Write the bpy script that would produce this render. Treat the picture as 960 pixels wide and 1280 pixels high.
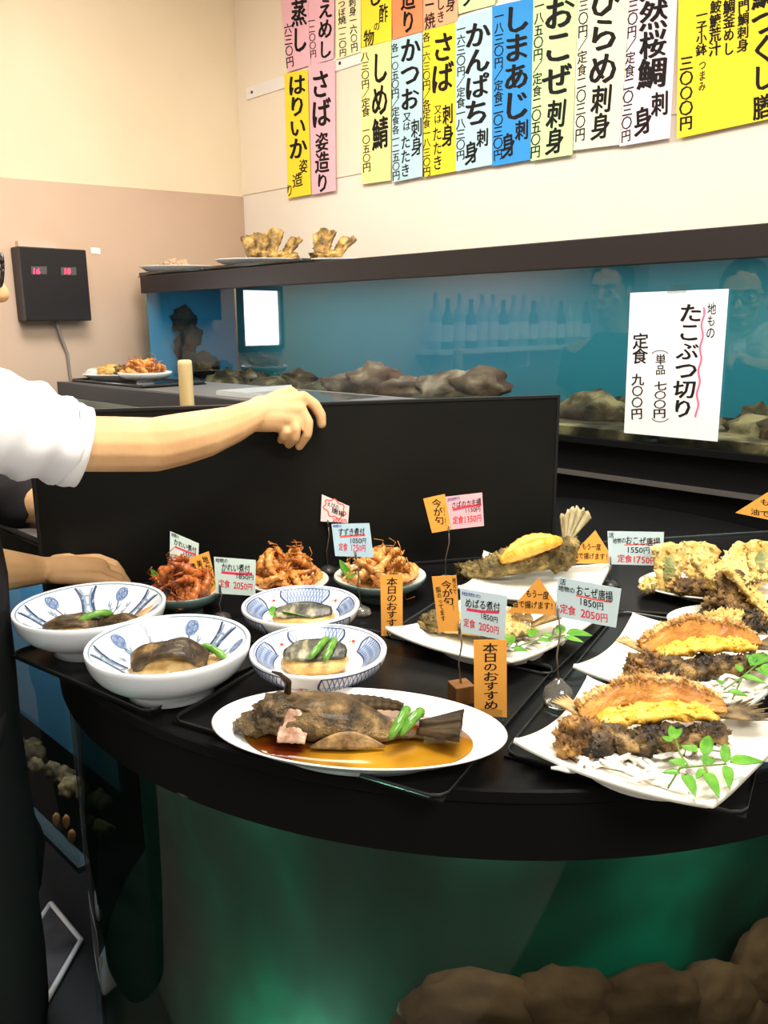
import bpy, bmesh, math, random
from mathutils import Vector as V, Matrix, noise
R = math.radians
random.seed(7)
for o in list(bpy.data.objects): bpy.data.objects.remove(o)
SC = bpy.context.scene
COL = SC.collection

# ---------------------------------------------------------------- camera, world, lights, exposure
F, TH, RO, H = 1030.0, R(13.0), R(-0.45), 1.40
cd = bpy.data.cameras.new('camera'); cam = bpy.data.objects.new('camera', cd); COL.objects.link(cam)
cam.matrix_world = Matrix.Translation((0, 0, H)) @ Matrix.Rotation(math.pi/2 - TH, 4, 'X') @ Matrix.Rotation(RO, 4, 'Z')
cd.sensor_fit = 'VERTICAL'; cd.sensor_height = 36; cd.lens = F/1280*36; cd.clip_start = .02
SC.camera = cam
SC.view_settings.view_transform = 'Standard'; SC.view_settings.look = 'None'
SC.view_settings.gamma = 1; SC.view_settings.use_curve_mapping = False
SC.view_settings.exposure = 0.68
w = bpy.data.worlds.new('room_light'); SC.world = w; w.use_nodes = True
w.node_tree.nodes['Background'].inputs[0].default_value = (1, .95, .88, 1)
w.node_tree.nodes['Background'].inputs[1].default_value = .34
def area(name, loc, to, sx, sy, power, col=(1, .93, .82)):
    l = bpy.data.lights.new(name, 'AREA'); l.shape = 'RECTANGLE'; l.size = sx; l.size_y = sy; l.energy = power; l.color = col
    o = bpy.data.objects.new(name, l); COL.objects.link(o); o.location = loc
    o.rotation_euler = (V(to)-V(loc)).to_track_quat('-Z', 'Y').to_euler()
    return o
area('ceiling_lamp_counter', (.25, .75, 2.62), (.2, .95, 1), .9, .5, 30)
area('ceiling_lamp_wall', (-.55, 2.1, 2.66), (-.6, 2.4, 1), .9, .5, 19)
area('ceiling_lamp_room', (.9, -.7, 2.66), (.6, .3, 1), 1.2, .6, 34)

# ---------------------------------------------------------------- geometry on real planes
def ray(px, py):
    x = (px-480)/F; y = (640-py)/F; c, s = math.cos(RO), math.sin(RO)
    x, y = c*x-s*y, s*x+c*y
    return V((x, math.cos(TH)+y*math.sin(TH), -math.sin(TH)+y*math.cos(TH)))
O3 = V((0, 0, H))
def P(px, py, z):                       # where a line of sight meets the level z
    d = ray(px, py); return O3+d*((z-H)/d.z)
def Pv(px, py, p0, n):                  # where it meets the plane through p0 with normal n
    d = ray(px, py); p0 = V(p0); n = V(n); return O3+d*((p0-O3).dot(n)/d.dot(n))
def Pd(px, py, d): return O3+ray(px, py)*d   # at distance d along the view axis
def proj(p):
    d = V(p)-O3; z = d.dot(V((0, math.cos(TH), -math.sin(TH)))); return z
S2 = 2**-.5
NB = V((S2, S2, 0)); NA = V((S2, -S2, 0))     # b: away from the counter to the tiled wall; a: along the wall
ROT = Matrix.Rotation(-math.pi/4, 4, 'Z')
def AB(a, b, z): return NA*a+NB*b+V((0, 0, z))

# ---------------------------------------------------------------- materials
MATS = {}
def mat(name, c, rough=.5, spec=.5, c2=None, c3=None, ns=6, nd=4, bump=0, bs=40, metal=0, coat=0, trans=0, ior=1.45, sss=0, emit=0, dist=0, lo=.35, hi=.65, alpha=1, stretch=None):
    if name in MATS: return MATS[name]
    m = bpy.data.materials.new(name); m.use_nodes = True; nt = m.node_tree; b = nt.nodes['Principled BSDF']
    I = b.inputs
    I['Base Color'].default_value = (*c, 1); I['Roughness'].default_value = rough; I['Specular IOR Level'].default_value = spec
    I['Metallic'].default_value = metal; I['Coat Weight'].default_value = coat; I['Transmission Weight'].default_value = trans
    I['IOR'].default_value = ior; I['Alpha'].default_value = alpha
    if sss: I['Subsurface Weight'].default_value = sss; I['Subsurface Radius'].default_value = (.012, .005, .003); I['Subsurface Scale'].default_value = 1
    if emit: I['Emission Color'].default_value = (*c, 1); I['Emission Strength'].default_value = emit
    if c2 or bump:
        tc = nt.nodes.new('ShaderNodeTexCoord'); src = tc.outputs['Object']
        if stretch:
            mp = nt.nodes.new('ShaderNodeMapping'); mp.inputs['Scale'].default_value = stretch
            nt.links.new(src, mp.inputs[0]); src = mp.outputs[0]
    if c2:
        n = nt.nodes.new('ShaderNodeTexNoise'); n.inputs['Scale'].default_value = ns; n.inputs['Detail'].default_value = nd; n.inputs['Distortion'].default_value = dist
        nt.links.new(src, n.inputs['Vector'])
        r = nt.nodes.new('ShaderNodeValToRGB'); e = r.color_ramp.elements
        e[0].position = lo; e[0].color = (*c, 1); e[1].position = hi; e[1].color = (*c2, 1)
        if c3: x = e.new((lo+hi)/2); x.color = (*c3, 1)
        nt.links.new(n.outputs['Fac'], r.inputs[0]); nt.links.new(r.outputs[0], I['Base Color'])
    if bump:
        n2 = nt.nodes.new('ShaderNodeTexNoise'); n2.inputs['Scale'].default_value = bs; n2.inputs['Detail'].default_value = 4
        nt.links.new(src, n2.inputs['Vector'])
        bp = nt.nodes.new('ShaderNodeBump'); bp.inputs['Strength'].default_value = bump; bp.inputs['Distance'].default_value = .004
        nt.links.new(n2.outputs['Fac'], bp.inputs['Height']); nt.links.new(bp.outputs[0], I['Normal'])
    MATS[name] = m; return m
def glass_mat(name, tint, refl=1.0, rough=.0, base=.03):
    if name in MATS: return MATS[name]
    m = bpy.data.materials.new(name); m.use_nodes = True; nt = m.node_tree; nt.nodes.clear()
    out = nt.nodes.new('ShaderNodeOutputMaterial'); mix = nt.nodes.new('ShaderNodeMixShader')
    t = nt.nodes.new('ShaderNodeBsdfTransparent'); t.inputs[0].default_value = (*tint, 1)
    g = nt.nodes.new('ShaderNodeBsdfGlossy'); g.inputs['Roughness'].default_value = rough
    f = nt.nodes.new('ShaderNodeFresnel'); f.inputs[0].default_value = 1.5
    mm = nt.nodes.new('ShaderNodeMath'); mm.operation = 'MULTIPLY_ADD'; mm.inputs[1].default_value = refl; mm.inputs[2].default_value = base; mm.use_clamp = True
    ge = nt.nodes.new('ShaderNodeNewGeometry'); inv = nt.nodes.new('ShaderNodeMath'); inv.operation = 'SUBTRACT'; inv.inputs[0].default_value = 1
    mu = nt.nodes.new('ShaderNodeMath'); mu.operation = 'MULTIPLY'     # reflect once, at the outer face of the pane
    nt.links.new(ge.outputs['Backfacing'], inv.inputs[1]); nt.links.new(f.outputs[0], mm.inputs[0])
    nt.links.new(mm.outputs[0], mu.inputs[0]); nt.links.new(inv.outputs[0], mu.inputs[1]); nt.links.new(mu.outputs[0], mix.inputs[0])
    nt.links.new(t.outputs[0], mix.inputs[1]); nt.links.new(g.outputs[0], mix.inputs[2]); nt.links.new(mix.outputs[0], out.inputs[0])
    MATS[name] = m; return m

# ---------------------------------------------------------------- mesh builder
class G:
    def __init__(s, xf=None): s.bm = bmesh.new(); s.mi = 0; s.xf = xf
    def v(s, p):
        p = V(p); return s.bm.verts.new(s.xf @ p if s.xf else p)
    def f(s, vs):
        try: f = s.bm.faces.new(vs); f.material_index = s.mi; f.smooth = True; return f
        except ValueError: return None
    def box(s, c, d, M=None, bev=0, taper=1):
        c = V(c); hx, hy, hz = d[0]/2, d[1]/2, d[2]/2
        vs = []
        for z in (-hz, hz):
            k = taper if z > 0 else 1
            for x, y in ((-hx, -hy), (hx, -hy), (hx, hy), (-hx, hy)):
                p = V((x*k, y*k, z)); p = (M @ p) if M else p; vs.append(s.v(c+p))
        fs = [s.f([vs[i] for i in q]) for q in ((3, 2, 1, 0), (4, 5, 6, 7), (0, 1, 5, 4), (1, 2, 6, 5), (2, 3, 7, 6), (3, 0, 4, 7))]
        for f in fs: f.smooth = False
        if bev:
            es = list({e for f in fs for e in f.edges})
            r = bmesh.ops.bevel(s.bm, geom=es, offset=bev, segments=2, profile=.5, affect='EDGES')
            for f in r['faces']: f.material_index = s.mi
        return fs
    def prism(s, pts, z0, z1, bev=0):
        lo = [s.v((x, y, z0)) for x, y in pts]; hi = [s.v((x, y, z1)) for x, y in pts]
        n = len(pts); fs = [s.f(lo[::-1]), s.f(hi)]+[s.f([lo[i], lo[(i+1) % n], hi[(i+1) % n], hi[i]]) for i in range(n)]
        for f in fs: f.smooth = False
        if bev:
            r = bmesh.ops.bevel(s.bm, geom=list(fs[1].edges), offset=bev, segments=2, profile=.5, affect='EDGES')
        return fs
    def loft(s, rings, cap=True, closed=True):
        R_ = [[s.v(p) for p in r] for r in rings]
        for a, b in zip(R_, R_[1:]):
            n = len(a)
            for i in range(n if closed else n-1): s.f([a[i], a[(i+1) % n], b[(i+1) % n], b[i]])
        if cap and closed: s.f(R_[0][::-1]); s.f(R_[-1])
        return R_
    def tube(s, pts, rad, seg=8, cap=True, flat=1, up=None):
        pts = [V(p) for p in pts]; n = len(pts)
        if not hasattr(rad, '__len__'): rad = [rad]*n
        rings = []; prev = None
        for i, p in enumerate(pts):
            t = (pts[min(i+1, n-1)]-pts[max(i-1, 0)]).normalized()
            if prev is None:
                a = V(up) if up else (V((0, 0, 1)) if abs(t.z) < .9 else V((1, 0, 0)))
            else: a = prev
            a = (a-t*a.dot(t)).normalized(); prev = a; b = t.cross(a)
            rings.append([p+a*(math.cos(2*math.pi*k/seg)*rad[i]*flat)+b*(math.sin(2*math.pi*k/seg)*rad[i]) for k in range(seg)])
        return s.loft(rings, cap)
    def lathe(s, prof, c=(0, 0, 0), n=48, wav=None, close=True):
        c = V(c); rows = []
        for r, z in prof:
            if r < 1e-6: rows.append([s.v(c+V((0, 0, z)))]); continue
            rows.append([s.v(c+V((r*math.cos(2*math.pi*k/n), r*math.sin(2*math.pi*k/n), z))) for k in range(n)])
        for a, b in zip(rows, rows[1:]):
            for k in range(n):
                k2 = (k+1) % n
                if len(a) == 1 and len(b) == 1: break
                if len(a) == 1: s.f([a[0], b[k2], b[k]])
                elif len(b) == 1: s.f([a[k], a[k2], b[0]])
                else: s.f([a[k], a[k2], b[k2], b[k]])
    def lump(s, c, r, M=None, amp=.15, sc=2.0, seed=0, sub=3, flat=None):
        b2 = bmesh.new(); bmesh.ops.create_icosphere(b2, subdivisions=sub, radius=1)
        off = V((seed*7.31, seed*3.17, seed*1.93)); mp = {}
        for v in b2.verts:
            k = 1+amp*noise.noise(v.co*sc+off)+amp*.6*noise.noise(v.co*sc*2.3+off)
            p = V((v.co.x*r[0]*k, v.co.y*r[1]*k, v.co.z*r[2]*k))
            if flat is not None and p.z < flat: p.z = flat
            p = M @ p if M else p
            mp[v.index] = s.v(V(c)+p)
        for f in b2.faces: s.f([mp[v.index] for v in f.verts])
        b2.free()
    def crumbs(s, n, size, seed=1, up=-.3):
        rr = random.Random(seed); fs = [f for f in s.bm.faces if f.normal.z > up or True]
        s.bm.normal_update(); fs = list(s.bm.faces); pts = []
        for _ in range(n):
            f = rr.choice(fs)
            if f.normal.z < up: continue
            pts.append((f.calc_center_median(), f.normal.copy()))
        xf, s.xf = s.xf, None
        for c, nn in pts:
            k = size*rr.uniform(.4, 1.3)
            d = (nn+V((rr.uniform(-.8, .8), rr.uniform(-.8, .8), rr.uniform(-.2, .8)))).normalized()
            t = d.orthogonal().normalized(); b = d.cross(t)
            a = [s.v(c+t*k*.5), s.v(c-t*k*.3+b*k*.4), s.v(c-t*k*.3-b*k*.4), s.v(c+d*k)]
            for q in ((0, 1, 3), (1, 2, 3), (2, 0, 3)): s.f([a[i] for i in q])
        s.xf = xf
    def sheet(s, fn, nu, nv, th=0):
        grid = [[V(fn(i/nu, j/nv)) for j in range(nv+1)] for i in range(nu+1)]
        if not th:
            g = [[s.v(p) for p in r] for r in grid]
            for i in range(nu):
                for j in range(nv): s.f([g[i][j], g[i+1][j], g[i+1][j+1], g[i][j+1]])
            return
        top, bot = [], []
        for i in range(nu+1):
            a, b = [], []
            for j in range(nv+1):
                du = grid[min(i+1, nu)][j]-grid[max(i-1, 0)][j]; dv = grid[i][min(j+1, nv)]-grid[i][max(j-1, 0)]
                nn = du.cross(dv)
                nn = nn.normalized() if nn.length > 1e-12 else V((0, 0, 1))
                a.append(s.v(grid[i][j]+nn*th/2)); b.append(s.v(grid[i][j]-nn*th/2))
            top.append(a); bot.append(b)
        for i in range(nu):
            for j in range(nv):
                s.f([top[i][j], top[i+1][j], top[i+1][j+1], top[i][j+1]]); s.f([bot[i][j], bot[i][j+1], bot[i+1][j+1], bot[i+1][j]])
        for i in range(nu):
            s.f([top[i][0], bot[i][0], bot[i+1][0], top[i+1][0]]); s.f([top[i][nv], top[i+1][nv], bot[i+1][nv], bot[i][nv]])
        for j in range(nv):
            s.f([top[0][j], top[0][j+1], bot[0][j+1], bot[0][j]]); s.f([top[nu][j], bot[nu][j], bot[nu][j+1], top[nu][j+1]])
    def obj(s, name, mats, parent=None, weld=False, sharp=None):
        if weld: bmesh.ops.remove_doubles(s.bm, verts=s.bm.verts, dist=1e-5)
        bmesh.ops.recalc_face_normals(s.bm, faces=s.bm.faces)
        me = bpy.data.meshes.new(name)
        if parent is not None:
            inv = wm(parent).inverted()
            for v in s.bm.verts: v.co = inv @ v.co
        else:
            c = V((0, 0, 0)); n = max(1, len(s.bm.verts))
            if n > 1:
                lo = V([min(v.co[i] for v in s.bm.verts) for i in range(3)]); hi = V([max(v.co[i] for v in s.bm.verts) for i in range(3)])
                c = V(((lo.x+hi.x)/2, (lo.y+hi.y)/2, lo.z))
            for v in s.bm.verts: v.co -= c
        s.bm.to_mesh(me); s.bm.free()
        for m in (mats if isinstance(mats, (list, tuple)) else [mats]): me.materials.append(m)
        if sharp: 
            try: me.set_sharp_from_angle(angle=R(sharp))
            except Exception: pass
        o = bpy.data.objects.new(name, me); COL.objects.link(o)
        if parent is not None: o.parent = parent
        else: o.location = c
        return o
def wm(o):
    M = Matrix.LocRotScale(o.location, o.rotation_euler, o.scale)
    return wm(o.parent) @ M if o.parent else M
def tag(o, label, cat, group=None, kind=None):
    o['label'] = label; o['category'] = cat
    if group: o['group'] = group
    if kind: o['kind'] = kind
    return o
def thing(name, label, cat, loc, group=None, rz=0):
    o = bpy.data.objects.new(name, None); COL.objects.link(o); o.location = loc; o.rotation_euler = (0, 0, rz); o.empty_display_size = .05
    return tag(o, label, cat, group)
def struct(o): o['kind'] = 'structure'; return o
def dup(root, M, label=None, group=None):
    r = root.copy(); COL.objects.link(r); r.matrix_world = M
    if label: r['label'] = label
    if group: r['group'] = group
    for ch in list(root.children):
        c = ch.copy(); COL.objects.link(c); c.parent = r
        for g in list(ch.children):
            d = g.copy(); COL.objects.link(d); d.parent = c
    return r

# ---------------------------------------------------------------- brush lettering
GL = {}
tcv = bpy.data.curves.new('pen', 'FONT'); tcv.resolution_u = 2
tob = bpy.data.objects.new('pen', tcv); COL.objects.link(tob)
def glyph(ch, bold):
    k = (ch, bold)
    if k not in GL:
        tcv.body = ch; tcv.offset = bold; bpy.context.view_layer.update()
        e = tob.evaluated_get(bpy.context.evaluated_depsgraph_get()); m = e.to_mesh()
        vs = [(v.co.x, v.co.y) for v in m.vertices]; fs = [tuple(p.vertices) for p in m.polygons]
        x1 = max([x for x, y in vs], default=1); x0 = min([x for x, y in vs], default=0)
        GL[k] = (vs, fs, x0, x1); e.to_mesh_clear()
    return GL[k]
class Ink:
    """Writes characters onto the plane (p0, n); layout is measured in photograph pixels on that plane."""
    def __init__(s, p0, n, lift=.0008): s.p0 = V(p0); s.n = V(n).normalized(); s.lift = lift; s.g = G(); s.mats = []; s.rr = random.Random(3)
    def pt(s, x, y): return Pv(x, y, s.p0, s.n)+s.n*s.lift
    def use(s, m):
        if m not in s.mats: s.mats.append(m)
        s.g.mi = s.mats.index(m)
    def put(s, ch, fn, bold):
        if ch in ' 　': return
        vs, fs, x0, x1 = glyph(ch, .004); cjk = ord(ch) > 255
        a = s.rr.uniform(-.06, .06); k = s.rr.uniform(.94, 1.06)
        for j, q in enumerate((-1, 0, 1)):      # a slanted brush nib: thick down-strokes, thinner side-strokes
            out = []
            for x, y in vs:
                u = (x-.5) if cjk else (x-(x0+x1)/2)*(1.25 if x1-x0 > .3 else 1)
                v = (y-.36) if cjk else (y-.35)*1.15
                u, v = u+q*bold, v-q*bold*.55
                u, v = k*(u-a*v), k*(v+(a+.07)*u)
                out.append(s.g.v(s.pt(*fn(u, v))+s.n*(j*.00003)))
            for f in fs: s.g.f([out[i] for i in f])
    def vert(s, m, text, x0, y0, x1, y1, w, slope=0, bold=.02):
        s.use(m); n = len(text); h = (y1-y0)/n
        for i, ch in enumerate(text):
            t = (i+.5)/n; cx = x0+(x1-x0)*t; cy = y0+(y1-y0)*t; dx = (x1-x0)/n
            s.put(ch, lambda u, v: (cx+u*w*1.06-v*dx, cy-v*h*1.06+u*w*slope), bold)
    def horz(s, m, text, x0, y0, x1, y1, h, bold=.02):
        s.use(m); wd = [1 if ord(c) > 255 else .62 for c in text]; tot = sum(wd); a = 0
        for c, k in zip(text, wd):
            t = (a+k/2)/tot; a += k; cx = x0+(x1-x0)*t; cy = y0+(y1-y0)*t; w = (x1-x0)/tot; sl = (y1-y0)/(x1-x0+1e-9)
            s.put(c, lambda u, v: (cx+u*w*1.02, cy-v*h+u*w*sl), bold)
    def stroke(s, m, pts, w):
        s.use(m); pr = None; n = len(pts)
        for i in range(n):
            a = V((*pts[max(i-1, 0)], 0)); b = V((*pts[min(i+1, n-1)], 0)); d = (b-a).normalized(); q = V((-d.y, d.x, 0))*w/2
            x, y = pts[i]; cur = (s.g.v(s.pt(x+q.x, y+q.y)-s.n*s.lift*.4), s.g.v(s.pt(x-q.x, y-q.y)-s.n*s.lift*.4))
            if pr: s.g.f([pr[0], pr[1], cur[1], cur[0]])
            pr = cur
    def done(s, parent, name='lettering'):
        if not s.mats: s.g.bm.free(); return
        return s.g.obj(name, s.mats, parent)
def quad_sheet(name, p0, n, quad, m, label, cat, group=None, th=.0005, parent=None, lift=0):
    """A flat sheet of paper or card: the outline lies on its own plane, with real thickness."""
    n = V(n).normalized(); g = G(); pts = [Pv(x, y, p0, n)+n*lift for x, y in quad]
    a = [g.v(p+n*th/2) for p in pts]; b = [g.v(p-n*th/2) for p in pts]; k = len(pts)
    for f in [g.f(a), g.f(b[::-1])]+[g.f([a[i], b[i], b[(i+1) % k], a[(i+1) % k]]) for i in range(k)]: f.smooth = False
    o = g.obj(name, m, parent)
    if label: tag(o, label, cat, group)
    return o
INK = mat('ink_black', (.012, .01, .01), .7, .2); RED = mat('ink_red', (.75, .02, .05), .6, .2)
PINKINK = mat('ink_pink', (.9, .16, .28), .6, .2); BLUEINK = mat('ink_blue', (.1, .12, .45), .6, .2)
# ================================================================ ROOM
WB, WA = 2.25, -3.10        # tiled wall at b = WB, left wall at a = WA
FL, CE = .12, 2.72
wall_up = mat('wall_cream', (.80, .66, .47), .7, .2, c2=(.84, .71, .52), ns=2, bump=.08, bs=90)
wall_lo = mat('wall_tan', (.70, .52, .40), .65, .2, c2=(.76, .58, .46), ns=1.5, bump=.05, bs=60)
wall_bk = mat('wall_pale', (.84, .75, .65), .6, .2, c2=(.88, .80, .70), ns=2, bump=.04, bs=60)
white_p = mat('white_paint', (.86, .83, .80), .5, .3)
black = mat('black_laminate', (.007, .007, .0075), .30, .10, bump=.01, bs=200)
blackm = mat('black_matt', (.010, .010, .010), .6, .12)
charcoal = mat('charcoal_panel', (.035, .033, .035), .5, .3)
def abox(name, a0, a1, b0, b1, z0, z1, m, parent=None, bev=0):
    g = G(ROT); g.box(((a0+a1)/2, (b0+b1)/2, (z0+z1)/2), (a1-a0, b1-b0, z1-z0), bev=bev); return g.obj(name, m, parent)
struct(abox('floor', -4.2, 4.2, -3.5, .05, FL-.05, FL, mat('floor_pale', (.13, .12, .115), .5, .3, c2=(.19, .18, .17), ns=3)))
struct(abox('floor', -4.2, 4.2, .05, 2.4, FL-.05, FL, mat('floor_dark', (.012, .012, .013), .4, .3, c2=(.022, .021, .02), ns=3)))
struct(abox('ceiling', -3.3, 3.2, -1.6, 2.4, CE, CE+.05, mat('ceiling_white', (.82, .78, .70), .8, .2)))
SEAM = 1.40+.478*WB/2.0
struct(abox('wall_back', WA-.1, 3.0, WB, WB+.1, FL, CE, wall_bk))
struct(abox('wall_left', WA-.1, WA, -2.6, WB, FL, CE, wall_up))
# lower dado panel of the left wall; its top edge slopes a little like the old panel in the photo
g = G(); n_ = NA
pa = Pv(0, 222, NA*WA, NA); pb = Pv(303, 246, NA*WA, NA)
sl = (pb.z-pa.z)/((pb-pa).dot(NB)); bz = pa.dot(NB)
for k in (0,):
    ring = []
    for off in (0, .006):
        ring.append([AB(WA+off, -2.6, FL), AB(WA+off, WB, FL), AB(WA+off, WB, pa.z+sl*(WB-bz)), AB(WA+off, -2.6, pa.z+sl*(-2.6-bz))])
    g.loft(ring)
struct(g.obj('trim_1', wall_lo))
struct(abox('trim_2', WA+.01, 3.0, WB-.004, WB, SEAM-.002, CE, mat('wall_warm', (.86, .73, .58), .65, .2, c2=(.88, .77, .63), ns=2)))
zr0 = Pv(311, 118, NB*WB, NB).z
g = G(ROT); g.box(((WA+3.0)/2+.02, WB-.007, zr0), (3.0-WA-.1, .006, .045), bev=.001); g.mi = 1
for a in [x*.27+WA+.11 for x in range(20)]: g.tube([(a, WB-.0101, zr0), (a, WB-.0125, zr0)], .006, 8)
struct(g.obj('trim_3', [white_p, charcoal]))
# window in the left wall, out of the frame to the left; it shows only as a reflection in the tank
sky_pane = mat('window_daylight', (.85, .93, 1.0), .5, .2, emit=11)
g = G(ROT); g.box((WA+.012, .985, 1.42), (.012, .20, .24)); pane = g.obj('window_1', sky_pane); struct(pane)
for nm, (bb, zz, db, dz) in dict(a=(.985, 1.55, .24, .02), b=(.985, 1.29, .24, .02), c=(.875, 1.42, .02, .24), d=(1.095, 1.42, .02, .24)).items():
    g = G(ROT); g.box((WA+.02, bb, zz), (.03, db, dz), bev=.003); g.obj('window_frame', charcoal, pane)

# ================================================================ MAIN WALL TANK
def rock(g, c, r, seed): g.lump(c, r, amp=.45, sc=1.7, seed=seed, sub=3)
T0 = AB(-1.3, 1.64, FL)
tk = thing('fish_tank', 'long black-rimmed aquarium full of blue-green water under the menu slips', 'fish tank', T0)
ZG0, ZG1, ZT = 1.138, 1.512, 1.573
a0, a1 = -2.935, .45
abox('base_cabinet', a0, a1, 1.665, 2.1, FL+.005, ZG0-.004, black, tk)
abox('metal_trim', a0, a1, 1.645, 1.6645, 1.049, 1.0575, mat('brushed_metal', (.42, .40, .38), .35, .5, metal=.9), tk)
abox('bottom_rim', a0, a1, 1.642, 1.664, ZG0-.012, ZG0+.002, black, tk)
abox('back_panel', a0+.006, a1, 2.07, 2.085, ZG0, ZT-.014, mat('tank_blue', (.07, .23, .31), .5, .2, c2=(.04, .26, .26), ns=1.0), tk)
abox('end_panel', a0+.004, a0+.010, 1.66, 2.06, ZG0, ZT-.014, mat('tank_blue_end', (.03, .24, .42), .5, .2), tk)
abox('glass', a0+.004, a1, 1.646, 1.652, ZG0, ZG1+.004, glass_mat('tank_glass', (.80, .93, .95), .9, .02, .03), tk)
abox('top_rim', a0, a1, 1.64, 1.665, ZG1, ZT, mat('rim_brown_black', (.022, .017, .017), .45, .3), tk, bev=.002)
abox('lid', a0, a1, 1.6655, 2.1, ZT-.012, ZT-.001, black, tk)
g = G(ROT); rr = random.Random(5)
gravel = mat('tank_rock', (.028, .013, .006), .8, .2, c2=(.36, .19, .08), c3=(.10, .048, .02), ns=14, nd=8, bump=.6, bs=60)
for i in range(46):
    a = a0+.12+(a1-a0-.2)*i/45+rr.uniform(-.03, .03); s_ = rr.uniform(.04, .085)
    rock(g, (a, rr.uniform(1.74, 2.0), ZG0+.005+s_*.25), (s_*1.2, s_*.8, s_*.75), i)
g.box(((a0+a1)/2, 1.86, ZG0+.012), (a1-a0-.02, .40, .02))
sb = g.obj('rocky_bed', gravel, tk); sb['kind'] = 'stuff'
l = area('tank_lamp', AB(-1.3, 1.80, ZT-.016), AB(-1.3, 1.9, 1.0), 2.7, .12, 5.5, (.80, .97, 1.0)); l.rotation_euler = (0, 0, -math.pi/4)
dark_lump = mat('dark_lump', (.015, .02, .025), .9, .1, c2=(.05, .04, .035), ns=18, bump=.5, bs=50)
g = G(ROT)  # lumps modelled in place of dark reflections in the glass
for k, (px, py, rx, rz) in enumerate([(207, 408, .032, .06), (230, 400, .045, .05), (232, 432, .04, .06), (215, 448, .07, .035), (240, 420, .03, .04), (250, 455, .12, .05)]):
    p = Pv(px, py, NB*1.80, NB); rock(g, (p.dot(NA), 1.80, p.z), (rx, .045, rz), 60+k)
p = Pv(226, 450, NB*1.80, NB)
tag(g.obj('reflection_lumps', dark_lump), 'dark knobbly lumps standing in for dark reflections at the left end of the wall aquarium', 'rock')
g = G(ROT)
for k, (px, py, rx, rz) in enumerate([(470, 476, .09, .05), (440, 484, .12, .04), (505, 488, .10, .035), (560, 490, .12, .05), (600, 480, .09, .04)]):
    p = Pv(px, py, NB*1.76, NB); rock(g, (p.dot(NA), 1.76, max(p.z, ZG0+.03)), (rx, .06, rz), 80+k)
tag(g.obj('reddish_rock', mat('reddish_rock', (.09, .03, .018), .8, .2, c2=(.46, .24, .15), c3=(.20, .085, .05), ns=12, nd=8, bump=.5, bs=60)), 'reddish brown rock ridge on the bed in the middle of the wall aquarium', 'rock')

# ================================================================ LOW TANK BEHIND THE BOARD AT LEFT
t2 = thing('low_fish_tank', 'low dark tank with a flat grey lid before the left end of the aquarium', 'fish tank', AB(-2.2, 1.45, FL))
abox('base_cabinet', -2.93, -1.48, 1.30, 1.63, FL+.005, .86, black, t2)
abox('glass', -2.925, -1.485, 1.283, 1.289, .865, 1.15, glass_mat('tank_glass', (.80, .93, .95)), t2)
abox('back_panel', -2.92, -1.49, 1.60, 1.612, .865, 1.15, mat('tank_deep_blue', (.06, .15, .23), .5, .2), t2)
abox('top_rim', -2.93, -1.48, 1.28, 1.30, 1.148, 1.20, charcoal, t2, bev=.002)
abox('lid', -2.93, -1.48, 1.3005, 1.638, 1.185, 1.199, mat('grey_lid', (.16, .145, .14), .45, .4), t2)
l = area('low_tank_lamp', AB(-2.2, 1.45, 1.14), AB(-2.2, 1.45, 0), 1.2, .1, 2.0, (.6, .9, 1.0)); l.rotation_euler = (0, 0, -math.pi/4)
abox('acrylic', -2.0, -1.6, 1.33, 1.60, 1.2, 1.201, white_p).name = 'clear_cover'
co = bpy.data.objects['clear_cover']; co.data.materials[0] = glass_mat('clear_acrylic', (.93, .95, .95), 1.0, .05, .05)
tag(co, 'clear acrylic cover sheet lying on the grey lid of the low tank', 'cover')
gg = G(ROT)
for (x0, y0, x1, y1) in [(-2.0, 1.33, -1.6, 1.335), (-2.0, 1.33, -1.995, 1.60)]:
    gg.box(((x0+x1)/2, (y0+y1)/2, 1.2075), (x1-x0, y1-y0, .014))
gg.obj('raised_edge', mat('acrylic_edge', (.6, .62, .62), .2, .6), co)

# ================================================================ STRAIGHT TANK AT FAR LEFT, BESIDE THE ROUND COUNTER
t3 = thing('side_fish_tank', 'dark side tank with blue glass at the far left behind the trousers', 'fish tank', AB(-1.8, .7, FL))
outl = [(-1.235, .5), (-1.36, .63), (-1.46, .8), (-1.485, .95), (-2.7, .95), (-2.7, .5)]
def ins(d): return [(-1.235-d, .5+d), (-1.36-d, .63+d*.3), (-1.46-d, .8), (-1.485-d, .95-d), (-2.7+d, .95-d), (-2.7+d, .5+d)]
g = G(ROT); g.prism([(-1.43, .74), (-1.46, .8), (-1.50, .92), (-2.68, .92), (-2.68, .74)], FL+.005, .4895); g.obj('base_cabinet', black, t3)
g = G(ROT); g.prism(outl, 1.012, 1.06); g.obj('top_rim', blackm, t3)
g = G(ROT); g.prism(ins(.006), 1.0605, 1.07); g.obj('lid', mat('grey_lid', (.16, .145, .14)), t3)
abox('glass', -2.7, -1.238, .502, .508, .502, 1.0115, glass_mat('tank_glass', (.80, .93, .95)), t3)
abox('bottom_rim', -2.7, -1.236, .497, .52, .49, .502, charcoal, t3)
abox('back_panel', -2.68, -1.40, .66, .67, .502, 1.01, mat('tank_deep_blue', (.06, .15, .23)), t3)
g = G(ROT)
for i in range(26):
    s_ = rr.uniform(.015, .030); rock(g, (-1.3-i*.045, rr.uniform(.55, .62), .50+s_*.2), (s_, s_*.8, s_*.8), 120+i)
sb = g.obj('gravel_bed', gravel, t3); sb['kind'] = 'stuff'
shell_m = mat('orange_shell', (.85, .20, .04), .5, .4, c2=(.90, .34, .12), ns=30)
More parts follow.
